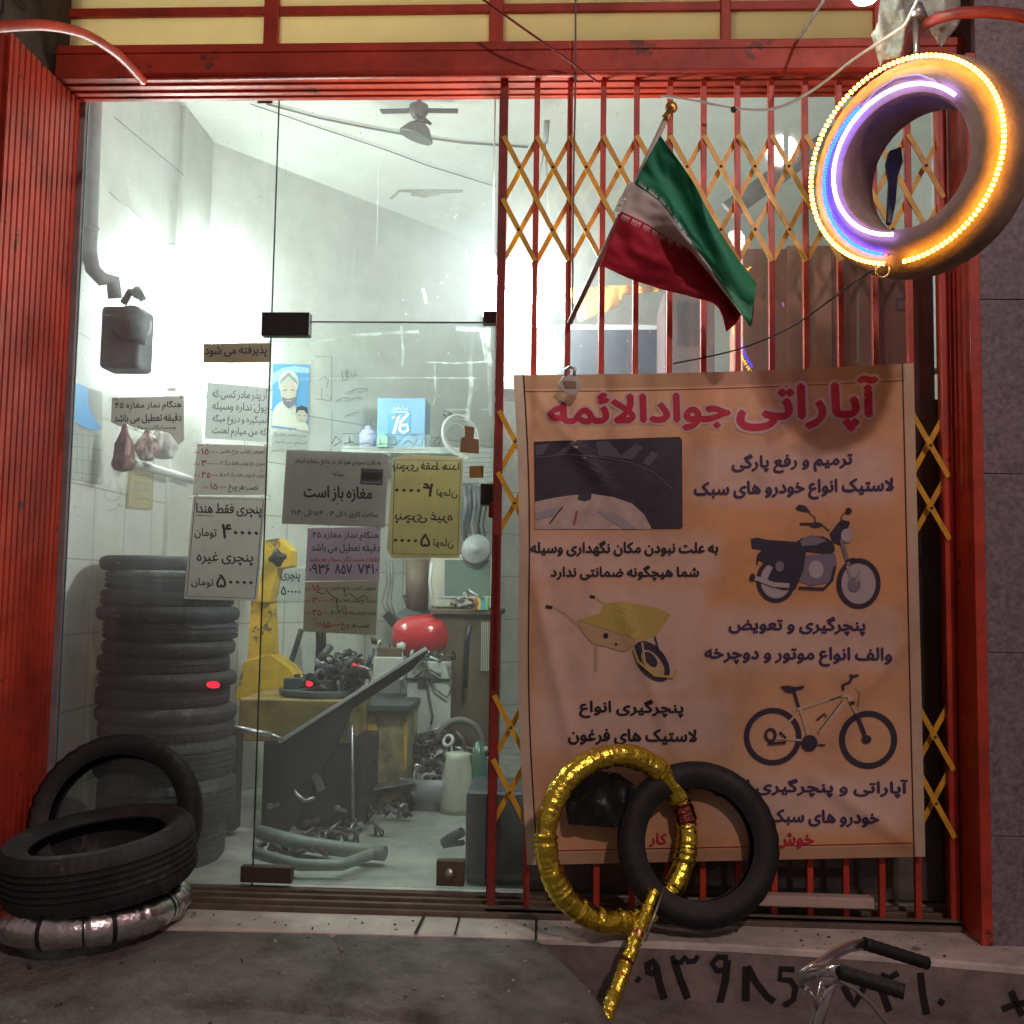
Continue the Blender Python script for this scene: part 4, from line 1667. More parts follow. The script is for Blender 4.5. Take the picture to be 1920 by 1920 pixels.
# frame: local z = tn (face), find local up
up = Vector((0, 0, 1))
ex = up.cross(tn).normalized()
ey = tn.cross(ex).normalized()
MT = Matrix(((ex.x, ey.x, tn.x, TC.x), (ex.y, ey.y, tn.y, TC.y), (ex.z, ey.z, tn.z, TC.z), (0, 0, 0, 1)))
mbt = MB()
AR, AH, RC = 0.092, 0.105, 0.226
prof = [(Ri, -0.082), (Ri + 0.006, -0.092)]
prof += [(RC + AR * math.cos(a), AH * math.sin(a)) for a in [R(-86 + 172 * k / 18) for k in range(19)]]
prof += [(Ri + 0.006, 0.092), (Ri, 0.082), (Ri + 0.003, 0.03), (Ri + 0.003, -0.03)]
mbt.lathe(prof, 180, 0, MT, closed=True, fn=lambda i, j, r, h: (r - 0.010, h * 0.95) if (12 <= j <= 15 and i % 4 == 0 and 40 < i < 110) else (r, h))
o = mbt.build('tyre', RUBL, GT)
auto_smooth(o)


def face_h(r):
    if r <= Ri + 0.006:
        return 0.09
    q = max(-1.0, min(1.0, (r - RC) / AR))
    return AH * math.sqrt(max(0.0, 1 - q * q))


def led_strip(name, a0, a1, r0, r1, m, n, wd=0.010, out=0.0, tape=None):
    """angles in degrees, clockwise seen from the street, 0 = up"""
    mb = MB()
    pts = []
    for i in range(n + 1):
        t = i / n
        a = R(a0 + (a1 - a0) * t)
        r = r0 + (r1 - r0) * t if not callable(r0) else r0(t)
        hgt = face_h(r) + 0.010 + out * 0.5
        lp = Vector((math.sin(a) * (r + out), math.cos(a) * (r + out), hgt))
        pts.append(MT @ lp)
    mb.tube(pts, 0.0022, 6, 1)
    for i in range(n):
        p = (pts[i] + pts[i + 1]) / 2
        q = (pts[i + 1] - pts[i]).normalized()
        mb.bar(p - q * 0.0034 + tn * 0.002, p + q * 0.0034 + tn * 0.002, wd, 0.005, 0, up=tn)
    return mb.build(name, [m, tape or m], GT)


# face x axis: ex; the street sees ex to its right when tn points at it
sgn = 1.0
led_strip('amber_strip', 192, 192 + 350, 0.274, 0.274, LEDA, 125, out=0.014, tape=TAPEA)
led_strip('violet_white_strip', 52, -172, 0.212, 0.206, LEDW, 84, tape=TAPEW)
led_strip('blue_strip', 195, 330, 0.262, 0.222, LEDB, 58, wd=0.010, tape=TAPEB)
cab = [MT @ Vector((math.sin(R(a)) * r, math.cos(R(a)) * r, face_h(r) + 0.004)) for a, r in ((330, 0.224), (345, 0.238), (0, 0.243), (15, 0.238), (28, 0.225), (34, 0.214))]
mb = MB()
mb.tube(cab, 0.002, 6)
mb.build('strip_lead', mat('clear_lead', (0.35, 0.36, 0.6), 0.3), GT)
# clip and loose lead at the foot
c = at(1655, 505, -1.0)
mb = MB()
mb.tube([c + Vector((0.018 * math.sin(t), 0, 0.018 * math.cos(t) - 0.01 * t / 6)) for t in [i * 0.5 for i in range(13)]], 0.0025, 6)
mb.build('hanging_clip', mat('brass_clip', (0.6, 0.4, 0.1), 0.3, metal=0.9), GT)
# hanger rod
tp = TC + Vector((0, 0, Ro - 0.01))
mb = MB()
hook_top = at(1726, 40, tp.y + 0.0)
mb.tube([tp, Vector((tp.x, tp.y, hook_top.z))], 0.009, 10)
mb.tube([Vector((tp.x, tp.y, hook_top.z + 0.0)), Vector((tp.x, tp.y, hook_top.z + 0.05))], [0.035, 0.02], 10)
mb.build('hanger_rod', STEEL, GT)
# ------------------------------------------------------------------ awning arms


def arc_arm(label, pts, x):
    mb = MB()
    P = [atx(px, py, x) for px, py in pts]
    # smooth the run
    Q = []
    for i in range(len(P) - 1):
        for k in range(6):
            Q.append(P[i].lerp(P[i + 1], k / 6))
    Q.append(P[-1])
    for _ in range(3):
        Q = [Q[0]] + [(Q[i - 1] + Q[i] * 2 + Q[i + 1]) / 4 for i in range(1, len(Q) - 1)] + [Q[-1]]
    mb.tube(Q, 0.016, 12)
    return mb.build('awning_arm', RED, SF)


a = at(268, 150, BY0 - 0.012)
arc_arm('curved red awning arm rising from the beam above the fluted panel', [(268, 152), (240, 120), (215, 97), (180, 74), (150, 60), (110, 50), (70, 46), (20, 48), (-30, 52)], a.x)
xr_ = at(1725, 42, TC.y).x
P = [(1700, 130), (1704, 90), (1712, 65), (1730, 48), (1760, 33), (1800, 24), (1850, 22), (1900, 27), (1960, 40)]
mb = MB()
base = at(1690, 130, -0.2)
Q = []
for i, (px, py) in enumerate(P):
    Q.append(at(px, py, -0.22 - 0.75 * min(1, i / 4) - (0.03 * max(0, i - 4))))
mb.tube(Q, 0.016, 12)
mb.build('awning_arm', REDD, SF)

# cloth bundle over the bracket
mb = MB()


def cloth_patch(mb, outline, Y, amp, seed, mi=0, nn=26):
    xs_ = [p[0] for p in outline]
    ys_ = [p[1] for p in outline]
    tri = tessellate_polygon([[Vector((p[0], p[1], 0)) for p in outline]])
    st = [tuple(outline[i] for i in t) for t in tri]
    out = []
    while st:
        a, b, c = st.pop()
        e = [math.dist(a, b), math.dist(b, c), math.dist(c, a)]
        k = e.index(max(e))
        if e[k] > 9:
            pr = (a, b, c)
            u, v_, w_ = pr[k], pr[(k + 1) % 3], pr[(k + 2) % 3]
            mm = ((u[0] + v_[0]) / 2, (u[1] + v_[1]) / 2)
            st += [(u, mm, w_), (mm, v_, w_)]
        else:
            out.append((a, b, c))
    idx, vs, fs = {}, [], []
    for t in out:
        ids = []
        for p in t:
            key = (round(p[0], 2), round(p[1], 2))
            if key not in idx:
                idx[key] = len(vs)
                q = Vector((p[0] * 0.028, p[1] * 0.009, seed))
                dy = amp * (noise.noise(q) + 0.5 * noise.noise(q * 2.3) + 0.25 * abs(noise.noise(q * 5)))
                vs.append(at(p[0], p[1], Y + dy))
            ids.append(idx[key])
        if len(set(ids)) == 3:
            fs.append(ids)
    mb.add(vs, fs, mi, True)


def cloth_obj(name, patches, m, label, cat, th=0.004):
    mb = MB()
    for (ol, Y, amp, seed) in patches:
        cloth_patch(mb, ol, Y, amp, seed)
    o = mb.build(name, m, fix=True)
    md = o.modifiers.new('thickness', 'SOLIDIFY')
    md.thickness = th
    return prop(o, label, cat)


cloth_obj('cloth_bundle', [([(1652, -30), (1690, -30), (1700, 40), (1694, 90), (1688, 106), (1655, 112), (1650, 125), (1640, 90), (1634, 66), (1648, 40)], -0.80, 0.09, 1.0),
                           ([(1676, -30), (1800, -30), (1802, 40), (1786, 62), (1766, 86), (1748, 66), (1736, 40), (1712, 30), (1706, 50), (1690, 44)], -0.74, 0.10, 4.0)],
          CLOTH, 'grey green cloth bundled over the bracket above the glowing tyre', 'cloth')
# lamp at the very top edge, under the awning
LP = at(1622, -26, -1.05)
AL = thing('awning_lamp', 'greenish white lamp shining at the top edge beside the grey cloth bundle', 'lamp', tuple(LP))
mb = MB()
mb.lathe([(0.001, -0.045), (0.03, -0.04), (0.043, -0.02), (0.045, 0.02), (0.03, 0.05)], 24, 0, Matrix.Translation(LP))
mb.build('bulb', LAMPA, AL)
mb = MB()
mb.lathe([(0.03, 0.05), (0.022, 0.10), (0.022, 0.14), (0.001, 0.142)], 18, 0, Matrix.Translation(LP))
mb.tube([LP + Vector((0, 0, 0.14)), LP + Vector((0, 0.85, 0.3))], 0.006, 8)
mb.build('lamp_holder', CREAM, AL)

# ------------------------------------------------------------------ cables in front


def cable(pts, r, m, label, sub=8, name='cable'):
    """pts: (px, py, Y) control points, Catmull-Rom"""
    P = [at(px, py, Y) for px, py, Y in pts]
    Q = []
    for i in range(len(P) - 1):
        p0, p1, p2, p3 = P[max(i - 1, 0)], P[i], P[i + 1], P[min(i + 2, len(P) - 1)]
        for k in range(sub):
            t = k / sub
            Q.append(0.5 * ((2 * p1) + (p2 - p0) * t + (2 * p0 - 5 * p1 + 4 * p2 - p3) * t * t + (3 * p1 - p0 - 3 * p2 + p3) * t ** 3))
    Q.append(P[-1])
    mb = MB()
    mb.tube(Q, r, 8)
    return prop(mb.build(name, m), label, 'cable')


cable([(1240, 180, -0.22), (1310, 190, -0.24), (1376, 203, -0.26), (1450, 204, -0.34), (1520, 172, -0.5), (1600, 112, -0.7), (1660, 72, -0.86), (1695, 48, -0.92), (1710, 20, -0.95), (1730, -20, -0.95)], 0.005, WIRW, 'pale cable sagging from the gate up to the cloth bundle')
cable([(880, -20, -0.35), (960, 38, -0.33), (1045, 98, -0.28), (1118, 152, -0.22)], 0.0045, REDD, 'dark red cable slanting down across the beam above the flag')
cable([(1079, -20, -0.24), (1079, 150, -0.22), (1076, 300, -0.2), (1074, 480, -0.2), (1074, 600, -0.2)], 0.0035, GUN, 'thin dark cable hanging straight down beside the flag staff')
cable([(1700, 480, -0.72), (1630, 510, -0.86), (1560, 560, -0.6), (1480, 615, -0.4), (1380, 656, -0.26), (1262, 682, -0.22)], 0.003, BLK, 'thin black cable running from the glowing tyre down to the banner top')
mb = MB()
c = at(1375, 206, -0.262)
mb.lathe([(0.001, 0.012), (0.009, 0.008), (0.010, -0.006), (0.001, -0.012)], 12, 0, Matrix.Translation(c))
prop(mb.build('cable_clip', BLK), 'small black clip on the pale sagging cable', 'clip')

# ------------------------------------------------------------------ flag
FL = thing('flag', 'green white and red national flag drooping from a slanted staff on the gate', 'flag', tuple(at(1075, 592, -0.21)))
p0, p1 = at(1068, 606, -0.19), at(1252, 216, -0.52)
mb = MB()
mb.tube([p0, p1], 0.010, 12)
mb.build('staff', mat('staff_grey', (0.42, 0.36, 0.31), 0.45, var=0.2), FL)
dv = (p1 - p0).normalized()
mb = MB()
mb.lathe([(0.012, -0.005), (0.016, 0.0), (0.013, 0.012), (0.011, 0.018), (0.02, 0.03), (0.021, 0.04), (0.013, 0.052), (0.001, 0.056)], 18, 0, axisM(p1 - dv * 0.01, dv))
mb.build('finial', mat('brass', (0.55, 0.35, 0.10), 0.35, metal=0.9), FL)


def cr(pts, t):
    n = len(pts) - 1
    f = min(max(t, 0), 0.99999) * n
    i = int(f)
    t = f - i
    g = lambda k: Vector(pts[max(0, min(n, k))])
    q0, q1, q2, q3 = g(i - 1), g(i), g(i + 1), g(i + 2)
    return 0.5 * ((2 * q1) + (q2 - q0) * t + (2 * q0 - 5 * q1 + 4 * q2 - q3) * t * t + (3 * q1 - q0 - 3 * q2 + q3) * t ** 3)


curves = [
    [(1238, 254), (1272, 300), (1302, 345), (1330, 400), (1372, 470), (1418, 532)],
    [(1212, 300), (1252, 345), (1290, 400), (1330, 470), (1370, 540), (1414, 572)],
    [(1190, 345), (1240, 382), (1268, 420), (1292, 452), (1330, 500), (1408, 612)],
    [(1164, 396), (1214, 420), (1250, 444), (1290, 466), (1320, 500), (1392, 590)],
    [(1144, 450), (1200, 478), (1260, 500), (1310, 520), (1350, 545), (1380, 606)],
    [(1128, 498), (1180, 522), (1240, 542), (1296, 556), (1344, 574), (1362, 622)]]
nu, nv = 64, 60


def flag_px(u, v):
    cs = [cr([(p[0], p[1], 0) for p in c], u) for c in curves]
    return cr([tuple(q) for q in cs], v)


def flag_pt(u, v, off=0.0):
    q = flag_px(u, v)
    hv = (p1.y * (1 - v) + (p0.y * 0.55 + p1.y * 0.45) * v)
    base = hv - 0.02
    fold = 0.05 * u * math.sin(v * 7.5 + u * 3.0) + 0.03 * u * math.sin(v * 15 - u * 4) + 0.012 * math.sin(u * 9 + v * 5) + 0.012 * noise.noise(Vector((u * 5, v * 9, 1))) + 0.006 * noise.noise(Vector((u * 12, v * 16, 3)))
    return at(q.x, q.y, base + fold + off + 0.04 * u)


mb = MB()
vs = [flag_pt(i / nu, j / nv) for j in range(nv + 1) for i in range(nu + 1)]
b0 = len(mb.f)
for j in range(nv):
    v = (j + 0.5) / nv
    mi = 0 if v < 0.4 else (1 if v < 0.6 else 2)
    mb.add([], [], 0)
mb.v += vs
for j in range(nv):
    v = (j + 0.5) / nv
    mi = 0 if v < 0.4 else (1 if v < 0.6 else 2)
    for i in range(nu):
        mb.f.append([j * (nu + 1) + i, j * (nu + 1) + i + 1, (j + 1) * (nu + 1) + i + 1, (j + 1) * (nu + 1) + i])
        mb.m.append(mi)
        mb.sm.append(True)
o = mb.build('cloth', [FGREEN, FWHITE, FRED], FL, fix=False)
md = o.modifiers.new('thickness', 'SOLIDIFY')
md.thickness = 0.0015
# white script along the stripe edges
for v0, sg in ((0.385, -1), (0.615, 1)):
    mb = MB()
    for s in range(11):
        u0 = 0.03 + s * 0.075
        for q in range(9):
            uu = u0 + q * 0.0065
            hgt = (0.030, 0.018, 0.036, 0.014, 0.036, 0.022, 0.010, 0.030, 0.016)[q]
            a, b_ = flag_pt(uu, v0, -0.003), flag_pt(uu, v0 + sg * hgt, -0.003)
            a2, b2 = flag_pt(uu + 0.0028, v0, -0.003), flag_pt(uu + 0.0028, v0 + sg * hgt, -0.003)
            mb.add([a, a2, b2, b_], [(0, 1, 2, 3)])
        a, b_ = flag_pt(u0, v0, -0.003), flag_pt(u0 + 0.056, v0, -0.003)
        a2, b2 = flag_pt(u0, v0 + sg * 0.006, -0.003), flag_pt(u0 + 0.056, v0 + sg * 0.006, -0.003)
        mb.add([a, b_, b2, a2], [(0, 1, 2, 3)])
    mb.build('script_band', WHT, FL, fix=False)
# ragged loops where the hoist is tied to the staff
mb = MB()
for k in range(14):
    v = 0.40 + 0.016 * k
    q = flag_pt(0.0, v) + Vector((-0.012, 0, 0.0))
    mb.tube([q + Vector((0.010 * math.sin(t) + rnd.uniform(-.002, .002), 0.004 * math.cos(t), 0.008 * math.cos(t))) for t in [i * 0.9 for i in range(8)]], 0.0022, 5)
mb.build('hoist_cord', FWHITE, FL)
# white tag hanging on the banner's top edge, under the staff
mb = MB()
ol = [(1045, 722), (1054, 708), (1062, 702), (1076, 702), (1088, 712), (1091, 724), (1082, 738), (1070, 741), (1058, 735)]
mb.prism([at(px, py, -0.245) for px, py in ol], (0, 0.006, 0))
t = thing('hanging_tag', 'pale round plastic tag hooked over the top edge of the banner', 'tag', tuple(at(1068, 740, -0.245)))
mb.build('plate', CREAM, t, bevel=0.002)
mb = MB()
mb.prism([at(px, py, -0.249) for px, py in ((1056, 714), (1080, 715), (1080, 727), (1060, 727))], (0, 0.003, 0))
mb.build('sticker', TAN, t)
mb = MB()
mb.tube([at(px, py, -0.24) for px, py in ((1062, 706), (1060, 694), (1068, 688), (1078, 692), (1076, 706))], 0.006, 8)
mb.build('hook', STEEL, t)

# ================================================================== THINGS ON THE STEP
# gold foil ring and its stick


def foil_ring(mb, M, Rr, rt, n=260, k=14, seed=1, ovx=1.0, wraps=60, redspan=None, mats=1, gaps=None):
    vs, fs = [], []
    rs = random.Random(seed)
    wr = [rs.uniform(-1, 1) for _ in range(wraps + 1)]
    cuts = sorted(rs.random() for _ in range(wraps - 1))
    cuts = [0.0] + cuts + [1.0]
    for i in range(n):
        t = 2 * math.pi * i / n
        tt_ = t / (2 * math.pi)
        wi = max(k_ for k_ in range(wraps) if cuts[k_] <= tt_)
        ph = min(1.0, (tt_ - cuts[wi]) / max(0.006, cuts[wi + 1] - cuts[wi]))
        rr = rt * (1 + 0.08 * wr[wi] + 0.17 * (1 - ph))
        for j in range(k):
            a = 2 * math.pi * j / k
            q = rr * (1 + 0.05 * noise.noise(Vector((math.cos(t) * 14, math.sin(t) * 14, a * 1.3 + seed))))
            c = Rr + q * math.cos(a)
            p = Vector((c * math.cos(t) * ovx, c * math.sin(t), q * math.sin(a)))
            vs.append(M @ p)
    b = len(mb.v)
    mb.v += [Vector(v) for v in vs]
    for i in range(n):
        t = 360 * (i + 0.5) / n
        mi = 0
        if redspan:
            for s0, s1, mm in redspan:
                if s0 <= t <= s1:
                    mi = mm
        for j in range(k):
            mb.f.append([b + i * k + j, b + ((i + 1) % n) * k + j, b + ((i + 1) % n) * k + (j + 1) % k, b + i * k + (j + 1) % k])
            mb.m.append(mi)
            mb.sm.append(rs.random() < 0.4)


GRY = -0.36
gc = at(1160, 1570, GRY)
rad_v = sc(330, GRY) / 2
rt = 0.034
gn = Vector((0.42, -0.9, 0.10)).normalized()
ex = Vector((0, 0, 1)).cross(gn).normalized()
ey = gn.cross(ex).normalized()
MG = Matrix(((ex.x, ey.x, gn.x, gc.x), (ex.y, ey.y, gn.y, gc.y), (ex.z, ey.z, gn.z, gc.z), (0, 0, 0, 1)))
rot_ring = -5
mb = MB()
foil_ring(mb, MG @ Matrix.Rotation(R(-8), 4, 'Z'), rad_v - rt, rt, seed=3, wraps=52, redspan=[(14, 30, 1)])
FR = thing('foil_ring', 'wheel ring wrapped in crinkled gold foil leaning on the banner', 'tyre sign', tuple(gc - Vector((0, 0, rad_v))))
mb.build('wrapped_ring', [GOLD, GOLDR], FR)
mb = MB()
s0, s1 = at(1226, 1672, -0.385), at(1126, 1932, -0.66)
vs_pts = []
for i in range(40):
    t = i / 39
    p = s0.lerp(s1, t)
    vs_pts.append(p + Vector((0.004 * noise.noise(Vector((t * 12, 0, 1))), 0.004 * noise.noise(Vector((t * 12, 5, 1))), 0)))
mb.tube(vs_pts, [0.019 + 0.004 * noise.noise(Vector((i * 0.6, 2, 9))) + (0.004 if i % 5 == 0 else 0) + 0.004 * i / 39 for i in range(40)], 12)
for i in range(len(mb.m)):
    mb.m[i] = 1 if (i // 12) in (12, 20) else 0
    mb.sm[i] = rnd.random() < 0.4
mb.build('wrapped_stick', [GOLD, GOLDR], FR)
mb = MB()
mb.tube([s0 + Vector((0.03, -0.03, 0.02)), s0.lerp(s1, 0.35) + Vector((0.025, -0.03, 0))], 0.004, 6)
mb.build('tie_wire', STEEL, FR)

# dark tyre behind the gold ring
DTY = -0.285
dn = Vector((0.05, -0.97, 0.22)).normalized()
dc = at(1308, 1582, DTY)
mbt = tyre_mb(sc(292, DTY) / 2, sc(196, DTY) / 2, 0.10, axisM(dc, dn), n=96, grooves=2, lug=0.004)
o = mbt.build('leaning_tyre', RUB)
auto_smooth(o)
prop(o, 'black tyre leaning on the banner foot behind the gold foil ring', 'tyre')
# black plastic bag seen through the gold ring
cloth_obj('plastic_bag', [([(1066, 1452), (1110, 1444), (1160, 1450), (1188, 1470), (1192, 1500), (1186, 1545), (1150, 1552), (1100, 1548), (1066, 1546), (1058, 1500)], -0.262, 0.03, 7.0)],
          BLKP, 'black plastic sheet hanging on the banner inside the gold foil ring', 'bag')
# left pile: silver ring, big tyre on it, one tyre leaning behind
lc = atz(172, 1652, 0.10)
zl = -0.03
cx_, cy_ = -1.545, -0.36
mb = MB()
Msil = Matrix.Translation((cx_ - 0.0, cy_, zl + 0.052)) @ Matrix.Rotation(R(-3.0), 4, 'Y')
foil_ring(mb, Msil, 0.255, 0.050, seed=9, wraps=26)
rs = random.Random(4)
for i in range(len(mb.m)):
    seg = (i // 14)
    mb.m[i] = 1 if seg % 31 in (3, 4) or (seg % 47 == 20) else 0
    mb.sm[i] = True
prop(mb.build('foil_wrapped_ring', [SILV, BLKP]), 'silver foil wrapped tyre with black bands at the bottom of the left pile', 'tyre')
Mbig = Matrix.Translation((cx_ + 0.012, cy_ - 0.0, zl + 0.215)) @ Matrix.Rotation(R(-6.0), 4, 'Y') @ Matrix.Rotation(R(5), 4, 'X')
mbt = tyre_mb(0.312, 0.215, 0.19, Mbig, n=180, grooves=5, lug=0.005)
o = mbt.build('big_tyre', RUBD)
auto_smooth(o)
prop(o, 'big worn car tyre lying flat on the silver foil tyre', 'tyre')
bc = at(226, 1590, -0.10)
mbt = tyre_mb(0.298, 0.222, 0.12, axisM(Vector((bc.x, -0.145, 0.262)), Vector((0.12, -0.95, 0.33))), n=120, grooves=3, lug=0.006)
o = mbt.build('leaning_tyre', RUB)
auto_smooth(o)
prop(o, 'black tyre leaning against the glass behind the left pile', 'tyre')

# painted phone number on the riser


def riser_y(x, z):
    return edge_y(max(EDGE[0].x, min(EDGE[-1].x, x))) - 0.002


PN = thing('painted_number', 'hand painted black phone number on the riser of the stone step', 'lettering', tuple(at(1500, 1880, -0.45)))
PAINT = mat('black_wall_paint', (0.012, 0.010, 0.012), 0.7)
for pts, wd in (([(1193, 1834), (1200, 1839)], 11), ([(1228, 1826), (1216, 1822), (1214, 1808), (1224, 1802), (1231, 1812), (1236, 1840), (1246, 1873)], 13),
                ([(1260, 1792), (1266, 1804), (1278, 1804), (1284, 1794), (1290, 1803), (1302, 1802), (1309, 1792)], 10), ([(1264, 1800), (1276, 1836), (1290, 1872)], 13),
                ([(1365, 1796), (1346, 1794), (1335, 1806), (1344, 1820), (1362, 1818)], 11), ([(1364, 1800), (1360, 1840), (1350, 1880)], 14),
                ([(1400, 1812), (1399, 1845), (1399, 1876)], 14), ([(1402, 1812), (1418, 1842), (1438, 1868), (1452, 1878)], 12),
                ([(1490, 1818), (1464, 1816), (1462, 1836), (1482, 1838), (1492, 1852), (1488, 1874), (1470, 1886)], 11),
                ([(1582, 1848), (1592, 1868), (1602, 1884), (1612, 1866), (1622, 1848)], 12),
                ([(1652, 1828), (1668, 1834), (1684, 1824)], 12), ([(1652, 1828), (1654, 1858), (1668, 1896)], 13),
                ([(1726, 1824), (1730, 1862), (1738, 1902)], 13), ([(1760, 1876), (1770, 1882)], 11),
                ([(1880, 1892), (1900, 1884), (1922, 1880)], 12), ([(1896, 1858), (1908, 1884), (1918, 1904)], 12)):
    d = Draw(riser_y, lim=12, step=0.0012)
    d.stroke(pts, wd, PAINT, 1)
    d.build('brush_stroke', PN)

# ------------------------------------------------------------------ small bicycle, handlebar in view
BKY = -1.67
BK = thing('bicycle', 'small bicycle with a chrome swept handlebar in front of the painted number', 'bicycle', tuple(at(1520, 2300, BKY)))
gz = ZG
P = lambda px, py, dy=0.0: at(px, py, BKY + dy)
mb = MB()
mb.tube([P(1502, 1832, -0.02), P(1520, 1818, -0.01), P(1540, 1806, 0.02), P(1562, 1790, 0.08), P(1590, 1776, 0.15), P(1622, 1769, 0.2)], 0.011, 12)
mb.tube([P(1500, 1836, -0.02), P(1530, 1822, -0.04), P(1556, 1820, -0.1), P(1576, 1822, -0.15)], 0.011, 12)
hb = mb.build('handlebar', CHR, BK)
for a_, b_ in (((1620, 1769, 0.2), (1738, 1806, 0.24)), ((1574, 1822, -0.15), (1696, 1860, -0.19))):
    mb = MB()
    A, B = P(*a_), P(*b_)
    n = 16
    mb.tube([A.lerp(B, i / n) for i in range(n + 1)], [0.0135 if i % 2 else 0.0145 for i in range(n + 1)], 14)
    mb.build('grip', RUB, BK)
mb = MB()
stem_b = P(1520, 1960)
mb.tube([P(1562, 1826, -0.02), P(1546, 1880), stem_b], 0.0115, 12)
mb.tube([P(1546, 1836, 0.02), P(1532, 1890, 0.02), P(1512, 1960, 0.02)], 0.0075, 10)
mb.tube([P(1538, 1834, -0.02), P(1564, 1822, -0.02)], [0.022, 0.020], 12)
mb.build('stem', CHR, BK)
mb = MB()
mb.tube([P(1500, 1850), P(1505, 1838), P(1514, 1830)], 0.008, 8)
mb.tube([P(1512, 1854), P(1530, 1872), P(1536, 1900)], 0.006, 8)
mb.build('brake_lever', STEEL, BK)
mb = MB()
mb.tube([P(1572, 1838), P(1604, 1856), P(1632, 1880), P(1660, 1915), P(1690, 1970)], 0.004, 8)
mb.build('brake_cable', GUN, BK)
fw = Vector((stem_b.x - 0.07, BKY, gz + 0.16))
mb = MB()
mb.tube([stem_b + Vector((0, 0.0, 0.02)), stem_b + Vector((-0.015, 0, -0.07))], 0.018, 12)
for s in (-0.045, 0.045):
    mb.tube([stem_b + Vector((-0.015, s, -0.06)), fw + Vector((0, s, 0))], 0.009, 8)
rw = fw + Vector((0.62, 0, 0))
bb = fw + Vector((0.33, 0, 0.02))
mb.tube([stem_b, bb], 0.014, 10)
mb.tube([stem_b + Vector((0, 0, 0.02)), bb + Vector((0.07, 0, 0.14))], 0.012, 10)
mb.tube([bb, bb + Vector((0.11, 0, 0.17))], 0.012, 10)
mb.tube([bb, rw], 0.01, 8)
mb.tube([rw, bb + Vector((0.07, 0, 0.14))], 0.009, 8)
mb.build('frame', mat('maroon_frame', (0.14, 0.02, 0.03), 0.35), BK)
for c_ in (fw, rw):
    mb = MB()
    mb.lathe([(0.14 + 0.02 * math.cos(a), 0.02 * math.sin(a)) for a in [i * math.pi / 5 for i in range(10)]], 40, 0, axisM(c_, (0, 1, 0)), closed=True)
    wh = mb.build('wheel', RUB, BK)
    mb = MB()
    for k in range(16):
        a = k * math.pi / 8
        mb.tube([c_ + Vector((0.01 * math.cos(a), 0.015 * (-1) ** k, 0.01 * math.sin(a))), c_ + Vector((0.125 * math.cos(a), 0, 0.125 * math.sin(a)))], 0.0012, 4)
    mb.build('spokes', CHR, wh)
mb = MB()
sd = bb + Vector((0.12, 0, 0.17))
mb.tube([sd + Vector((-0.10, 0, 0.0)), sd + Vector((-0.02, 0, 0.01)), sd + Vector((0.10, 0, 0.02))], [0.014, 0.035, 0.055], 12)
mb.build('saddle', RUB, BK)

# ================================================================== INSIDE THE SHOP
# tall pilaster at the corner
mb = MB()
mb.box((-1.932, 1.08, 0), (-1.905, 1.49, HC))
prop(mb.build('corner_pilaster', WALL, bevel=0.006), 'narrow white pilaster in the corner behind the glaring lamps', 'column')


def bulb_lamp(px, py, Y, r, h, label, m=LAMPB, name='work_lamp', spiral=True, cord=None):
    c = at(px, py, Y)
    t = thing(name, label, 'lamp', tuple(c))
    mb = MB()
    if spiral:
        for s in range(5):
            zz_ = -h / 2 + h * s / 4
            mb.lathe([(r * 0.72 + r * 0.28 * math.cos(a), zz_ + r * 0.28 * math.sin(a)) for a in [i * math.pi / 4 for i in range(8)]], 24, 0, Matrix.Translation(c), closed=True)
        mb.tube([c - Vector((0, 0, h / 2)), c + Vector((0, 0, h / 2))], r * 0.55, 12)
    else:
        mb.lathe([(max(0.001, r * math.sin(math.pi * q / 16) * (1 - 0.25 * max(0, q - 9) / 7)), -h / 2 * math.cos(math.pi * q / 16)) for q in range(17)], 28, 0, Matrix.Translation(c))
    mb.build('bulb', m, t)
    mb = MB()
    mb.lathe([(r * 0.6, h / 2 + 0.004), (r * 0.55, h / 2 + 0.05), (0.022, h / 2 + 0.07), (0.001, h / 2 + 0.10)], 18, 0, Matrix.Translation(c))
    if cord:
        mb.tube([c + Vector((0, 0, h / 2 + 0.09)), Vector((c.x, c.y, cord))], 0.004, 6)
    mb.build('lamp_holder', WHITEM, t)
    return t


# two upright tubes on the side wall by the corner
for k, (px, y0, y1, Y, lab) in enumerate(((322, 470, 720, 0.82, 'upright white tube lamp beside the corner pilaster, the one nearer the grey flue pipe'), (394, 460, 735, 1.40, 'upright white tube lamp on the slanting wall, right of the corner pilaster'))):
    a, b = at(px, y1, Y), at(px, y0, Y)
    t = thing('tube_lamp', lab, 'lamp', tuple(a))
    mb = MB()
    rr = 0.04 if k == 0 else 0.055
    mb.tube([a, b], rr, 14)
    mb.build('tube', LAMPW, t)
    mb = MB()
    for q in (a - Vector((0, 0, 0.03)), b):
        mb = MB()
        mb.tube([q, q + Vector((0, 0, 0.03))], rr * 0.5, 12)
        mb.build('end_cap', WHITEM, t)
bulb_lamp(922, 558, 0.34, 0.065, 0.19, 'glaring white bulb just left of the dark door post', spiral=False, cord=HC)
bulb_lamp(1005, 562, 0.26, 0.10, 0.22, 'biggest glaring white bulb behind the gate bars', spiral=False, cord=HC)

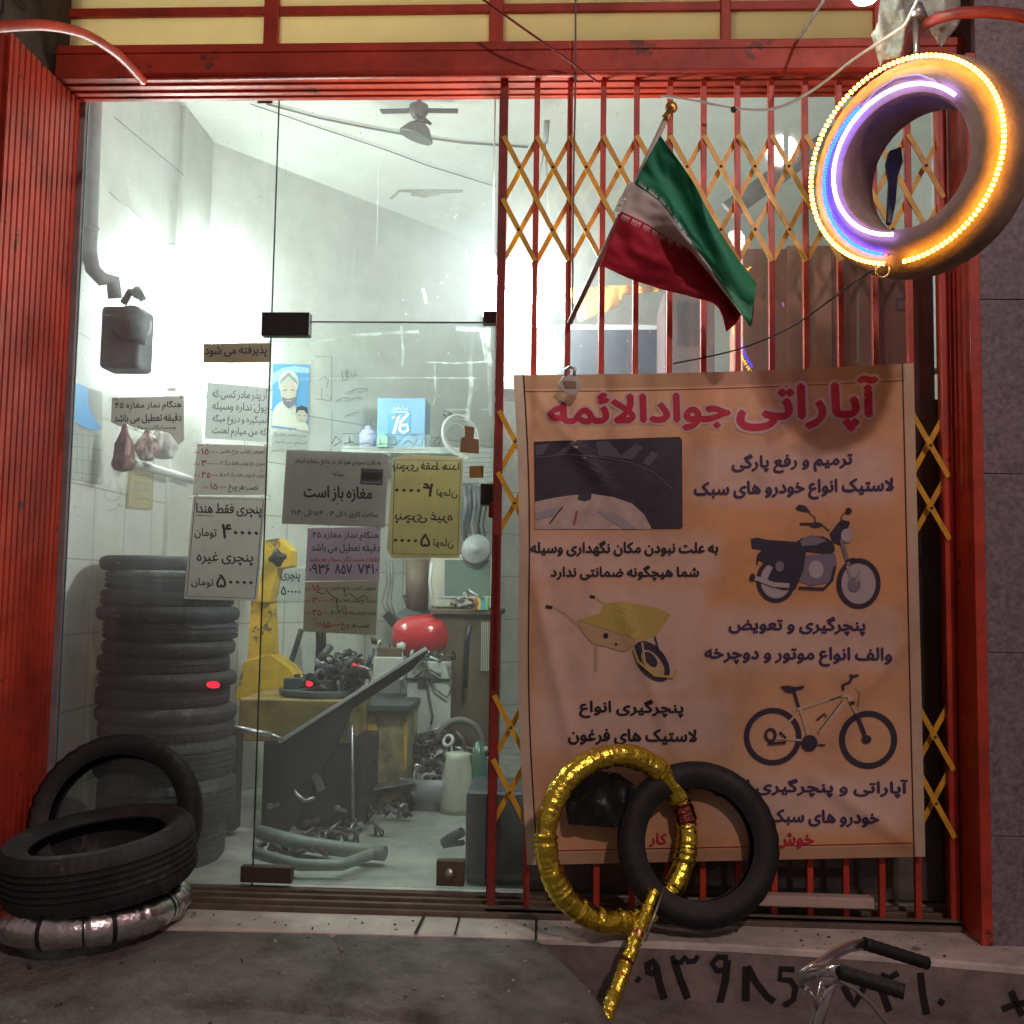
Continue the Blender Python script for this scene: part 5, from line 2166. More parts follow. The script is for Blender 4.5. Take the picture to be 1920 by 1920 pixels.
# flue pipe and wall heater on the side wall
HT = thing('wall_heater', 'dark grey wall heater with a flue pipe rising to the ceiling', 'heater', tuple(at(228, 690, 0.2)))
mb = MB()
hp = [at(175, 190, 0.13), at(172, 340, 0.13), at(168, 470, 0.13), at(174, 505, 0.14), at(192, 524, 0.16), at(212, 526, 0.20), at(216, 560, 0.22)]
hp[0].z = HC - 0.01
mb.tube(hp, 0.030, 14)
mb.tube([at(169, 425, 0.13), at(168, 436, 0.13)], 0.036, 14)
mb.build('flue_pipe', MGREY, HT)
mb = MB()
pbox(mb, 186, 572, 264, 690, 0.14, 0.14)
HGR = mat('heater_grey', (0.15, 0.155, 0.165), 0.55, var=0.5, vscale=7)
mb.build('casing', HGR, HT, bevel=0.02, seg=4)
mb = MB()
mb.lathe([(0.001, 0.05), (0.06, 0.045), (0.075, 0.0), (0.07, -0.05)], 22, 0, axisM(at(246, 606, 0.14), (0.2, -1, 0)))
mb.tube([at(232, 568, 0.17), at(244, 548, 0.15), at(262, 548, 0.14), at(268, 562, 0.14)], 0.016, 10)
mb.tube([at(262, 640, 0.15), at(276, 642, 0.14)], 0.012, 8)
mb.build('pump_head', HGR, HT)
mb = MB()
mb.tube([at(258, 545, 0.14), at(258, 552, 0.11)], 0.022, 12)
mb.build('dial', STEEL, HT)

# calendar, on the side wall
CALY = 0.30


class WallDraw(Draw):
    """print on the side wall x = const (photo coordinates)"""

    def __init__(self, X):
        super().__init__(0.0, step=0.0012)
        self.X = X

    def pt(self, p, layer):
        return atx(p[0], p[1], self.X + layer * self.step)


class OblDraw(Draw):
    def __init__(self, gap=0.004):
        super().__init__(0.0, step=0.0012)
        self.gap = gap

    def pt(self, p, layer):
        nrm = Vector((odir.y, -odir.x, 0))
        d_ = ray(*p)
        o_ = CORN + nrm * (self.gap + layer * self.step)
        t_ = (o_ - CAM).dot(nrm) / d_.dot(nrm)
        return CAM + d_ * t_


CAL = thing('wall_calendar', 'wall calendar with a blue wavy picture over a faint grid of days', 'calendar', tuple(atx(160, 905, -1.915)))
d = WallDraw(-1.922)
d.poly([(135, 716), (192, 736), (192, 806), (194, 908), (130, 896)], PAPERB, 0)
d.build('sheet', CAL)
d = WallDraw(-1.922)
d.poly([(135, 716), (165, 726), (166, 760), (178, 788), (192, 804), (176, 806), (158, 802), (142, 790), (134, 784)], BLUEP, 1)
for k in range(4):
    y = 812 + 24 * k
    d.stroke([(132, y), (192, y + 8)], 0.8, INKG, 1)
for k in range(6):
    x = 134 + 11 * k
    d.stroke([(x, 812), (x - 1, 892)], 0.6, INKG, 1)
d.build('print', CAL)
# notice and pencil outlines on the side wall
t = thing('wall_notice', 'small cream card on the side wall under the hanging bags', 'notice', tuple(atx(262, 955, -1.915)))
d = WallDraw(-1.922)
d.poly([(244, 876), (288, 882), (286, 956), (238, 952)], PAPERY, 0)
d.stroke([(246, 878), (287, 884), (285, 954), (240, 951)], 1, TAN, 1, True)
for y in (890, 904, 918, 934):
    d.stroke([(252, y), (262, y + 2), (270, y), (280, y + 2)], 1.6, PEN, 1)
d.build('sheet', t)
d = WallDraw(-1.922)
d.stroke([(210, 900), (195, 930), (205, 940), (222, 936), (228, 925), (218, 900)], 1, PEN, 1)
d.stroke([(200, 958), (214, 955), (224, 948), (232, 948)], 1, PEN, 1)
prop(d.build('pencil_marks'), 'pencil scribble on the side wall under the calendar corner', 'drawing')
# rail with hanging bags
mb = MB()
mb.tube([atx(250, 868, -1.89), atx(360, 900, -1.87)], 0.02, 10)
prop(mb.build('wall_rail', WHITEM), 'pale horizontal rail on the side wall above the tyre stack', 'rail')
MAR = mat('maroon_bag', (0.20, 0.07, 0.065), 0.45, var=0.5, vscale=20)
WBG = mat('clear_white_bag', (0.62, 0.62, 0.60), 0.35, var=0.3, vscale=14)


def bag(px, py, Y, w, h, m, label, seed):
    mb = MB()
    c = at(px, py, Y)
    prof = [(0.002, -h * 0.5), (w * 0.35, -h * 0.46), (w * 0.5, -h * 0.2), (w * 0.42, h * 0.15), (w * 0.15, h * 0.38), (w * 0.08, h * 0.5), (0.002, h * 0.52)]
    prof = [prof[0]] + [(a[0] + (b_[0] - a[0]) * q / 4, a[1] + (b_[1] - a[1]) * q / 4) for a, b_ in zip(prof, prof[1:]) for q in range(1, 5)]
    mb.lathe(prof, 30, 0, Matrix.Translation(c), fn=lambda i, j, r, hh: (r * (1 + 0.7 * noise.noise(Vector((math.cos(i / 30 * 6.283) * 1.9, math.sin(i / 30 * 6.283) * 1.9, hh * 16 + seed * 3.7))) + 0.3 * noise.noise(Vector((math.cos(i / 30 * 6.283) * 5, math.sin(i / 30 * 6.283) * 5, hh * 40 + seed)))), hh))
    mb.tube([c + Vector((0, 0, h * 0.5)), c + Vector((0.0, 0.01, h * 0.5 + 0.08))], 0.003, 6)
    return prop(mb.build('hanging_bag', m), label, 'bag', 'small bags hung on the side wall')


bag(232, 840, 0.30, 0.075, 0.20, MAR, 'maroon and white bag hanging leftmost under the torn paper', 1)
bag(276, 835, 0.52, 0.085, 0.14, mat('red_white_bag', (0.36, 0.24, 0.22), 0.4, var=0.9, vscale=30), 'dark red bag hanging second along the side wall', 3)
bag(305, 828, 0.68, 0.13, 0.16, WBG, 'pale crumpled bag hanging nearest the lamps', 5)

# poster with two people, on the slanting wall
PO = thing('portrait_poster', 'blue poster of a bearded man in white with a boy, taped to the slanting wall', 'poster', tuple(at(545, 805, 2.3)))
d = OblDraw()
d.poly([(512, 682), (581, 684), (577, 808), (509, 800)], BLUEP, 0)
d.build('sheet', PO)
d = OblDraw()
SKIN = mat('print_pale_skin', (0.56, 0.50, 0.42), 0.6)
CRM = mat('print_cream', (0.66, 0.66, 0.58), 0.6)
SKY2 = mat('print_light_blue', (0.36, 0.60, 0.80), 0.6)
d.poly([(512, 700), (530, 690), (552, 686), (580, 690), (580, 700), (548, 698), (530, 708), (512, 720)], SKY2, 1)
d.poly([(511, 772), (520, 758), (534, 748), (548, 752), (560, 772), (562, 804), (510, 798)], CRM, 1)
d.ell(541, 718, 19, 24, CRM, 2)
d.ell(541, 736, 15, 24, SKIN, 3)
d.poly([(524, 722), (541, 706), (558, 722), (556, 712), (541, 698), (527, 711)], mat('print_grey_hair', (0.30, 0.33, 0.36), 0.6), 4)
d.poly([(528, 744), (540, 748), (555, 744), (551, 760), (541, 766), (532, 758)], PM2, 4)
d.stroke([(531, 732), (538, 731)], 2, PM2, 4)
d.stroke([(545, 731), (552, 732)], 2, PM2, 4)
d.stroke([(536, 751), (547, 751)], 1.5, SKIN, 5)
d.ell(566, 778, 11, 16, SKIN, 5)
d.poly([(554, 776), (556, 764), (566, 760), (576, 764), (577, 778), (570, 769), (560, 769)], PM1, 6)
d.stroke([(560, 779), (564, 779)], 1.6, PM2, 6)
d.stroke([(569, 779), (573, 779)], 1.6, PM2, 6)
d.stroke([(564, 788), (569, 788)], 1.3, PM2, 6)
d.poly([(554, 800), (558, 792), (574, 793), (578, 800), (577, 808), (556, 806)], CRM, 5)
d.build('print', PO)
# papers pinned below the poster
t = thing('wall_notice', 'white paper of small lines below the blue poster', 'notice', tuple(at(545, 840, 2.3)))
d = OblDraw()
d.poly([(508, 806), (579, 812), (576, 842), (506, 846)], PAPERB, 0)
for k, s in enumerate(('نصب و تعویض انواع چرخ', 'انجام می شود')):
    d.text(s, 514, 812 + 14 * k, 574, 820 + 14 * k, PEN, 1, 0.008, 4)
d.build('sheet', t)
t = thing('wall_notice', 'white price sheet on the far wall partly behind the yellow column', 'notice', tuple(at(540, 1128, 2.2)))
d = OblDraw(0.006)
d.poly([(505, 1064), (572, 1064), (570, 1127), (505, 1130)], PAPERB, 0)
d.text('پنچری غیره', 500, 1071, 562, 1090, INK, 1, 0.02, 2)
d.text('۵۰۰۰۰', 527, 1100, 563, 1116, INK, 1, 0.02, 2)
d.text('تومان', 500, 1104, 523, 1118, INK, 1, 0.02, 2)
d.build('sheet', t)
d = OblDraw()
for pts in ([(645, 715), (652, 705), (650, 690), (653, 712)], [(657, 696), (662, 708), (666, 692), (668, 704)], [(600, 712), (608, 706), (616, 712), (612, 728)], [(655, 735), (666, 730), (676, 728), (690, 730)],
            [(630, 752), (644, 745), (660, 748), (676, 744)], [(648, 780), (660, 776), (672, 772)], [(604, 728), (602, 748), (618, 752), (622, 740)], [(592, 668), (622, 668), (622, 752), (592, 748)]):
    d.stroke(pts, 1.5, PEN, 1)
d.text('۱۴۰۰', 640, 694, 668, 714, PEN, 1, 0.0, -3)
d.text('تلفن دیگر دارد', 628, 744, 682, 754, PEN, 1, 0.0, -3)
d.text('نگهداری', 646, 728, 690, 738, PEN, 1, 0.0, -3)
d.text('از ترس', 646, 772, 674, 782, PEN, 1, 0.0, -3)
prop(d.build('pencil_notes'), 'pencil handwriting on the tiled wall right of the blue poster', 'handwriting')
# wires on the ceiling and peeled paint


def ceil_cable(pts, r, label, sag=0.0):
    P = [atz(px, py, HC - 0.012) for px, py in pts]
    mb = MB()
    mb.tube(P, r, 6)
    return prop(mb.build('ceiling_cable', GUN), label, 'cable')


ceil_cable([(500, 195), (600, 222), (690, 240), (780, 256), (870, 268), (990, 276)], 0.0055, 'dark cable drooping across the ceiling behind the fan')
ceil_cable([(470, 195), (600, 240), (720, 280), (800, 310), (930, 350)], 0.003, 'thin faint cable across the ceiling below the thicker one')
mb = MB()
mb.tube([atx(215, 220, -1.92), atx(330, 316, -1.92), atx(345, 330, -1.9)], 0.002, 5)
prop(mb.build('cable', GUN), 'thin cord running down the white wall above the lamps', 'cord')
mb = MB()
mb.tube([atx(205, 360, -1.92), atx(250, 400, -1.92), atx(310, 450, -1.92)], 0.003, 5)
prop(mb.build('cable', WHITEM), 'pale cord slanting to the tube lamps on the side wall', 'cord')
mb = MB()
P = [atz(px, py, HC - 0.004) for px, py in ((730, 372), (748, 356), (866, 356), (868, 360), (830, 362), (800, 370), (770, 366), (772, 360), (750, 359), (736, 373))]
mb.prism(P, (0, 0, -0.004))
prop(mb.build('paint_flake', mat('plaster_grey', (0.36, 0.35, 0.29), 0.8, var=0.4)), 'grey patch of peeling plaster on the ceiling', 'patch')
# fan
FN = thing('ceiling_fan', 'small dark ceiling fan with a hanging shade', 'fan', tuple(atz(785, 186, HC)))
fc = atz(786, 176, HC)
fc = Vector((fc.x, fc.y, HC))
mb = MB()
mb.tube([fc, fc - Vector((0, 0, 0.08))], 0.012, 10)
mb.lathe([(0.001, -0.06), (0.045, -0.06), (0.05, -0.085), (0.03, -0.12), (0.001, -0.125)], 20, 0, Matrix.Translation(fc))
mb.build('motor', DGREY, FN)
for k in range(2):
    s = -1 if k == 0 else 1
    mb = MB()
    mb.bar(fc + Vector((0.04 * s, 0, -0.085)), fc + Vector((0.19 * s, 0.02, -0.078)), 0.045, 0.006, up=(0, 0, 1))
    mb.build('blade', DGREY, FN, bevel=0.002)
mb = MB()
sh = fc + Vector((0.0, -0.02, -0.20))
mb.lathe([(0.02, 0.05), (0.05, 0.03), (0.085, -0.02), (0.082, -0.03), (0.04, 0.012), (0.001, 0.02)], 22, 0, axisM(sh, (0.35, -0.1, 1)))
mb.tube([fc + Vector((0, 0, -0.1)), fc + Vector((0.06, -0.02, -0.16)), sh + Vector((0.02, 0, 0.05))], 0.009, 8)
mb.build('shade', mat('fan_shade', (0.09, 0.09, 0.08), 0.5), FN)

# shelf with the blue carton
SHY = 2.05
mb = MB()
pbox(mb, 640, 838, 905, 850, SHY, 0.30)
SH = prop(mb.build('wall_shelf', mat('glass_shelf', (0.42, 0.46, 0.44), 0.3), bevel=0.003), 'pale shelf carrying the blue carton', 'shelf')
CT = thing('blue_carton', 'light blue carton marked sixteen on the shelf', 'carton', tuple(at(755, 838, SHY)))
mb = MB()
c0, c1 = at(706, 838, SHY + 0.02), at(796, 838, SHY + 0.02)
wdt = c1.x - c0.x
top = at(706, 746, SHY + 0.02).z
mb.box((c0.x, SHY + 0.02, c0.z), (c0.x + wdt, SHY + 0.26, top))
mb.build('box', BLUEB, CT, bevel=0.004)
d = Draw(SHY + 0.018)
d.poly([(728, 776), (770, 774), (768, 812), (762, 816), (727, 818)], BLUEP, 1)
d.stroke([(735, 784), (748, 778), (738, 814)], [5, 6, 6], WHT, 2)
d.stroke([(766, 775), (752, 790), (749, 806), (756, 812), (765, 806), (763, 796), (752, 798)], 5, WHT, 2)
d.stroke([(737, 770), (739, 764), (743, 769), (747, 763), (751, 769), (755, 763), (758, 769), (764, 765), (764, 772), (738, 773)], 1.6, WHT, 2)
d.build('print', CT)
mb = MB()
c = at(690, 822, SHY + 0.08)
mb.lathe([(0.001, -0.06), (0.05, -0.06), (0.052, 0.03), (0.035, 0.05), (0.02, 0.055), (0.02, 0.075), (0.001, 0.076)], 20, 0, Matrix.Translation(Vector((c.x, c.y, at(690, 838, SHY).z + 0.06))))
prop(mb.build('small_can', mat('lilac_can', (0.42, 0.42, 0.62), 0.4)), 'lilac can on the shelf left of the blue carton', 'can')
mb = MB()
pbox(mb, 684, 818, 704, 838, SHY - 0.02, 0.06)
pbox(mb, 686, 812, 702, 818, SHY - 0.015, 0.05)
o = mb.build('small_carton', mat('mint_carton', (0.30, 0.62, 0.46), 0.5), bevel=0.003)
o.location.x += 0.07
prop(o, 'mint green small carton on the shelf touching the blue one', 'carton')
# coil of cable and wheel shape right of the carton
mb = MB()
c = at(858, 820, SHY)
for k in range(4):
    mb.lathe([(0.085 + 0.012 * k + 0.010 * math.cos(a), 0.012 * k + 0.010 * math.sin(a)) for a in [i * math.pi / 4 for i in range(8)]], 28, 0, axisM(c, (0.6, -0.8, 0.15)), closed=True)
prop(mb.build('cable_coil', WHITEM), 'white hose coil on the shelf beside the brown tape patch', 'hose')
mb = MB()
mb.tube([at(838, 800, SHY + 0.05), at(842, 776, SHY + 0.05), at(832, 774, SHY + 0.05)], 0.02, 8)
prop(mb.build('hand_grip_tool', DGREY), 'dark hand tool standing on the shelf behind the white hose coil', 'tool')

# ------------------------------------------------------------------ yellow tyre changer
TCH = thing('tyre_changer', 'yellow and black tyre changing machine with an upright yellow column', 'tyre changer', tuple(at(560, 1560, 0.95)))
mb = MB()
a, b, c_, d_ = at(470, 1125, 1.35), at(508, 1125, 1.35), at(512, 1255, 1.35), at(462, 1255, 1.35)
mb.prism([a, b, c_, d_], (0, 0.12, 0))
mb.prism([at(x, y, 1.33) for x, y in ((440, 1312), (456, 1240), (506, 1226), (540, 1250), (574, 1292), (568, 1312), (500, 1314))], (0, 0.16, 0))
mb.build('column', YELM, TCH, bevel=0.008)
mb = MB()
mb.prism([at(x, y, 1.30) for x, y in ((496, 1012), (524, 1008), (547, 1032), (546, 1062), (520, 1066), (506, 1130), (478, 1130), (492, 1060))], (0, 0.12, 0))
mb.build('arm_head', YELM, TCH, bevel=0.006)
mb = MB()
c = at(520, 1046, 1.24)
mb.lathe([(0.001, 0.02), (0.03, 0.018), (0.042, 0.0), (0.03, -0.02), (0.001, -0.022)], 16, 0, axisM(c, (0, -1, 0)), fn=lambda i, j, r, h: (r * (1.15 if i % 4 < 2 else 0.85), h))
mb.build('knob', BLKP, TCH)
mb = MB()
pbox(mb, 447, 1312, 655, 1392, 0.88, 0.55)
mb.build('table_body', OLIVE, TCH, bevel=0.008)
mb = MB()
pbox(mb, 490, 1392, 676, 1600, 0.90, 0.5)
mb.build('cabinet', BLK, TCH, bevel=0.01)
mb = MB()
pbox(mb, 416, 1365, 442, 1560, 0.72, 0.10)
mb.build('bead_breaker_post', BLK, TCH, bevel=0.01)
mb = MB()
mb.tube([at(412, 1360, 0.70), at(508, 1378, 0.70)], 0.014, 10)
mb.tube([at(505, 1377, 0.70), at(530, 1386, 0.70)], 0.009, 10)
mb.build('bead_breaker_rod', STEEL, TCH)
mb = MB()
tt = at(600, 1302, 1.10)
rs = random.Random(11)
mb.lathe([(0.001, 0.0), (0.20, 0.0), (0.20, 0.03), (0.001, 0.03)], 8, 0, Matrix.Translation(Vector((tt.x, tt.y, tt.z))))
for k in range(4):
    a = k * math.pi / 2 + 0.4
    p = tt + Vector((0.13 * math.cos(a), 0.13 * math.sin(a), 0.03))
    mb.box(p - Vector((0.04, 0.025, 0)), p + Vector((0.04, 0.025, 0.05)))
mb.tube([tt + Vector((0, 0, 0.02)), tt + Vector((0, 0, 0.09))], 0.05, 10)
mb.build('turntable', DGREY, TCH, bevel=0.004)
mb = MB()
for p, q, r_ in (((590, 1250), (690, 1262), 0.022), ((600, 1236), (620, 1212), 0.018), ((640, 1252), (668, 1232), 0.02), ((690, 1246), (700, 1218), 0.012), ((560, 1298), (650, 1286), 0.014)):
    mb.tube([at(p[0], p[1], 1.0), at(q[0], q[1], 1.05)], r_, 10)
mb.build('clamp_arm', DGREY, TCH)
mb = MB()
mb.prism([at(x, y, 0.84) for x, y in ((522, 1394), (530, 1390), (796, 1212), (802, 1222), (770, 1258), (660, 1330), (640, 1380), (540, 1560), (500, 1560))], (0, 0.03, 0))
mb.build('side_plate', BLK, TCH)
mb = MB()
a, b = at(524, 1391, 0.82), at(799, 1216, 0.82)
mb.bar(a, b, 0.016, 0.03)
mb.build('steel_edge', mat('bright_steel', (0.85, 0.86, 0.88), 0.4, metal=0.6), TCH, bevel=0.002)
mb = MB()
for pts, r_ in (([(486, 1560), (560, 1580), (640, 1592), (722, 1600)], 0.03), ([(480, 1600), (560, 1622), (640, 1622), (690, 1604), (705, 1594)], 0.022)):
    mb.tube([atz(px, py, 0.05) for px, py in pts], r_, 10)
mb.build('pedal', mat('greenish_grey_steel', (0.22, 0.26, 0.24), 0.5, var=0.4), TCH)
mb = MB()
mb.bar(at(590, 1450, 0.85), at(604, 1482, 0.85), 0.035, 0.02)
mb.bar(at(578, 1560, 0.7), at(600, 1615, 0.55), 0.05, 0.012)
mb.tube([at(548, 1470, 0.86), at(556, 1490, 0.84), at(572, 1502, 0.84), at(590, 1496, 0.84)], 0.010, 8)
mb.tube([at(652, 1380, 0.86), at(654, 1360, 0.86), at(660, 1360, 0.86), at(662, 1560, 0.86)], 0.008, 8)
mb.build('lever', STEEL, TCH)
rs = random.Random(5)
for k in range(7):
    px, py = rs.choice(((630, 1515), (706, 1536), (724, 1515), (500, 1510), (516, 1508), (690, 1528), (612, 1535)))
# hoses
mb = MB()
mb.tube([at(565, 1180, 1.6), at(556, 1210, 1.6), at(546, 1240, 1.58), at(542, 1262, 1.55)], 0.015, 8)
mb.tube([at(597, 1150, 1.8), at(600, 1200, 1.8), at(598, 1240, 1.78)], 0.022, 8)
mb.tube([at(604, 1150, 1.8), at(607, 1200, 1.8), at(606, 1240, 1.78)], 0.014, 8)
mb.build('air_hose', BLK, TCH)

# two yellow cartons low behind the pile
mb = MB()
pbox(mb, 322, 1434, 412, 1470, 0.78, 0.2)
pbox(mb, 330, 1472, 412, 1545, 0.76, 0.22)
mb.bar(at(330, 1490, 0.74), at(412, 1452, 0.74), 0.05, 0.01)
prop(mb.build('yellow_crate', YELM, bevel=0.01), 'faded yellow crate on the shop floor right of the tyre stack', 'crate')

# tool cabinet with yellow and black front
CB = thing('tool_cabinet', 'low steel cabinet with a peeling yellow and black front and a sill ledge', 'cabinet', tuple(at(720, 1560, 1.5)))
mb = MB()
x0_, x1_, _, _ = pbox(mb, 672, 1332, 764, 1470, 1.35, 0.5)
mb.box((x0_, 1.35, 0.0), (x1_, 1.85, at(700, 1470, 1.35).z))
mb.build('carcass', mat('peeling_black_yellow', (0.34, 0.27, 0.14), 0.55, var=0.9, vscale=6, dark=(0.03, 0.035, 0.03), bump=0.15), CB, bevel=0.006)
d = Draw(1.345)
d.poly([(678, 1346), (704, 1342), (708, 1370), (702, 1400), (706, 1438), (676, 1446)], YELM, 1)
d.poly([(757, 1342), (763, 1341), (761, 1440), (757, 1444)], YELM, 1)
d.build('yellow_stripe', CB)
mb = MB()
mb.bar(at(680, 1480, 1.30), at(778, 1462, 1.34), 0.12, 0.012, up=(0, 0, 1))
mb.build('ledge', STEEL, CB)
mb = MB()
pbox(mb, 640, 1322, 768, 1334, 1.30, 0.6)
mb.build('top', DGREY, CB, bevel=0.004)

# white cabinet, red tank, grey monitor, brown cylinder
mb = MB()
pbox(mb, 762, 1240, 845, 1392, 1.70, 0.4)
WC = thing('white_cabinet', 'white enamel cabinet with cables hanging down its front under the red tank', 'cabinet', tuple(at(800, 1460, 1.7)))
x0_, x1_, zb_, zt_ = pbox(MB(), 762, 1240, 845, 1392, 1.70, 0.4)
mb = MB()
mb.box((x0_, 1.70, 0.0), (x1_, 2.10, zt_))
mb.build('carcass', WHITEM, WC, bevel=0.006)
mb = MB()
pbox(mb, 760, 1272, 847, 1277, 1.69, 0.02)
pbox(mb, 784, 1270, 800, 1288, 1.685, 0.02)
mb.build('trim', DGREY, WC)
mb = MB()
mb.tube([at(792, 1240, 1.68), at(800, 1270, 1.68), at(806, 1310, 1.68), at(812, 1345, 1.68), at(808, 1358, 1.68)], 0.006, 6)
mb.tube([at(797, 1238, 1.68), at(806, 1262, 1.68), at(816, 1292, 1.68), at(838, 1308, 1.68), at(846, 1292, 1.68), at(844, 1250, 1.68)], 0.005, 6)
mb.tube([at(778, 1270, 1.68), at(792, 1258, 1.68), at(808, 1256, 1.68), at(826, 1268, 1.68)], 0.006, 6)
mb.build('cable', GUN, WC)
tc_ = at(790, 1193, 1.78)
mb = MB()
ra, rb_ = sc(54, 1.78), sc(40, 1.78)
mb.lathe([(0.001, -ra), (rb_ * 0.55, -ra * 0.97), (rb_ * 0.85, -ra * 0.8), (rb_ * 1.0, -ra * 0.4), (rb_ * 1.02, ra * 0.3), (rb_ * 0.9, ra * 0.78), (rb_ * 0.6, ra * 0.96), (0.001, ra)], 36, 0, axisM(tc_, (1, 0.1, 0.12)))
RT = thing('red_tank', 'glossy red rounded air tank on top of the white cabinet', 'tank', tuple(tc_ - Vector((0, 0, rb_))))
mb.build('shell', REDG, RT)
mb = MB()
mb.lathe([(0.001, 0.012), (0.115, 0.006), (0.12, 0.0), (0.001, -0.004)], 24, 0, axisM(at(786, 1158, 1.85), (0.2, -0.45, 1)))
mb.build('cover_plate', DGREY, RT)
mb = MB()
mb.tube([tc_ + Vector((-0.1, -0.05, -rb_ - 0.03)), tc_ + Vector((-0.1, -0.05, -rb_ * 0.6))], 0.025, 10)
mb.tube([tc_ + Vector((0.08, -0.05, -rb_ - 0.03)), tc_ + Vector((0.08, -0.05, -rb_ * 0.6))], 0.025, 10)
mb.build('foot', DGREY, RT)
mb = MB()
mb.lathe([(0.001, -0.025), (0.02, -0.018), (0.027, 0), (0.02, 0.018), (0.001, 0.025)], 16, 0, Matrix.Translation(at(752, 1212, 1.66)))
mb.tube([at(752, 1216, 1.66), at(756, 1290, 1.66)], 0.010, 8)
prop(mb.build('white_ball_valve', WHITEM), 'white ball on a thin stem in front of the red tank', 'valve')
mb = MB()
pbox(mb, 706, 1215, 752, 1232, 1.62, 0.2)
o = prop(mb.build('small_drawer_box', BROWN, bevel=0.004), 'small brown box left of the red tank', 'box')
mb = MB()
pbox(mb, 700, 1232, 756, 1275, 1.60, 0.25)
prop(mb.build('white_block', WHITEM, bevel=0.006), 'small white enamel block under the brown box', 'box')
# monitor on a brown stand
MO = thing('crt_monitor', 'beige tube monitor with a grey green screen inside behind the door post', 'monitor', tuple(at(880, 1140, 1.75)))
mb = MB()
pbox(mb, 806, 1040, 925, 1140, 1.75, 0.3)
mb.build('casing', CREAM, MO, bevel=0.012, seg=3)
d = Draw(1.745)
d.rect(834, 1050, 920, 1118, mat('screen_grey_green', (0.14, 0.20, 0.17), 0.18), 1)
d.build('screen', MO)
d = Draw(1.745)
d.rect(818, 1118, 920, 1121, WHITEM, 1)
d.ell(854, 1135, 3.5, 3.5, INK, 1)
d.rect(864, 1134, 876, 1139, PLG, 1)
d.build('buttons', MO)
mb = MB()
c = at(783, 1098, 1.95)
mb.tube([at(782, 1148, 1.95), at(782, 1050, 1.95)], sc(21, 1.95), 20)
prop(mb.build('brown_cylinder', BROWN), 'dark brown upright cylinder behind the red tank', 'cylinder')
mb = MB()
mb.tube([at(810, 1055, 1.7), at(806, 1090, 1.7), at(812, 1130, 1.72), at(810, 1142, 1.74)], 0.010, 8)
prop(mb.build('looped_hose', WHITEM), 'pale hose drooping between the brown cylinder and the monitor', 'hose')
DK = thing('brown_desk', 'old brown wooden desk with a louvred panel under the monitor', 'desk', tuple(at(890, 1420, 1.72)))
mb = MB()
x0_, x1_, zb_, zt_ = pbox(MB(), 812, 1142, 930, 1400, 1.72, 0.45)
mb.box((x0_, 1.72, 0.0), (x1_, 2.15, zt_ - 0.03))
mb.box((x0_ - 0.02, 1.69, zt_ - 0.03), (x1_ + 0.02, 2.17, zt_))
mb.build('carcass', BROWN, DK, bevel=0.005)
mb = MB()
for k in range(8):
    pbox(mb, 902 + 3.4 * k, 1166, 903.6 + 3.4 * k, 1258, 1.70, 0.02)
mb.build('louvre', CREAM, DK)
mb = MB()
mb.tube([at(882, 1172, 1.66), at(876, 1200, 1.66), at(872, 1290, 1.66)], 0.014, 8)
mb.build('strap', BLK, DK)
cols_ = [(0.6, 0.1, 0.08), (0.7, 0.55, 0.08), (0.1, 0.35, 0.6), (0.2, 0.5, 0.2)]
for k in range(4):
    mb = MB()
    pbox(mb, 888 + 7 * k, 1122 - 3 * (k % 2), 895 + 7 * k, 1144, 1.68, 0.05)
    nm = ('red', 'yellow', 'blue', 'green')[k]
    prop(mb.build('small_packet', mat('packet_' + nm, cols_[k], 0.5), bevel=0.003), nm + ' packet among the small packets on the desk under the monitor', 'packet', 'small packets on the desk')

# jugs, basin, tap near the floor
mb = MB()
c = atz(858, 1500, 0.0)
c = Vector((at(858, 1460, 1.35).x, 1.35, 0))
mb.lathe([(0.001, 0.0), (0.085, 0.0), (0.09, 0.03), (0.075, 0.2), (0.06, 0.26), (0.06, 0.29), (0.001, 0.29)], 22, 0, Matrix.Translation(c))
prop(mb.build('plastic_jug', mat('milky_plastic', (0.55, 0.54, 0.46), 0.4)), 'milky plastic jug on the floor by the tool cabinet', 'jug')
mb = MB()
c = Vector((at(897, 1460, 1.40).x, 1.40, 0))
mb.lathe([(0.001, 0.0), (0.075, 0.0), (0.08, 0.02), (0.08, 0.2), (0.03, 0.27), (0.02, 0.34), (0.001, 0.34)], 22, 0, Matrix.Translation(c))
prop(mb.build('green_bottle', GRN), 'dark green bottle beside the milky jug', 'bottle')
mb = MB()
c = Vector((at(812, 1470, 1.50).x, 1.50, 0))
mb.lathe([(0.001, 0.01), (0.15, 0.01), (0.20, 0.16), (0.215, 0.165), (0.16, 0.0), (0.001, 0.0)], 32, 0, Matrix.Translation(c))
prop(mb.build('wash_basin', mat('lilac_grey_plastic', (0.30, 0.29, 0.33), 0.4)), 'lilac grey plastic basin on the floor in front of the jug', 'basin')
mb = MB()
mb.tube([at(792, 1438, 1.36), at(780, 1436, 1.34), at(776, 1446, 1.34), at(776, 1470, 1.34), at(774, 1500, 1.34)], 0.016, 10)
prop(mb.build('water_tap', CHR), 'bright metal tap pipe beside the cabinet ledge', 'tap')
mb = MB()
c = at(862, 1392, 1.62)
mb.lathe([(0.115 + 0.018 * math.cos(a), 0.018 * math.sin(a)) for a in [i * math.pi / 4 for i in range(8)]], 32, 0, axisM(c, (0.1, -1, 0)), closed=True)
mb.tube([at(856, 1372, 1.6), at(868, 1386, 1.6), at(872, 1410, 1.6)], 0.008, 6)
prop(mb.build('hose_coil', GUN), 'thin grey hose coil leaning on the brown desk', 'hose')
mb = MB()
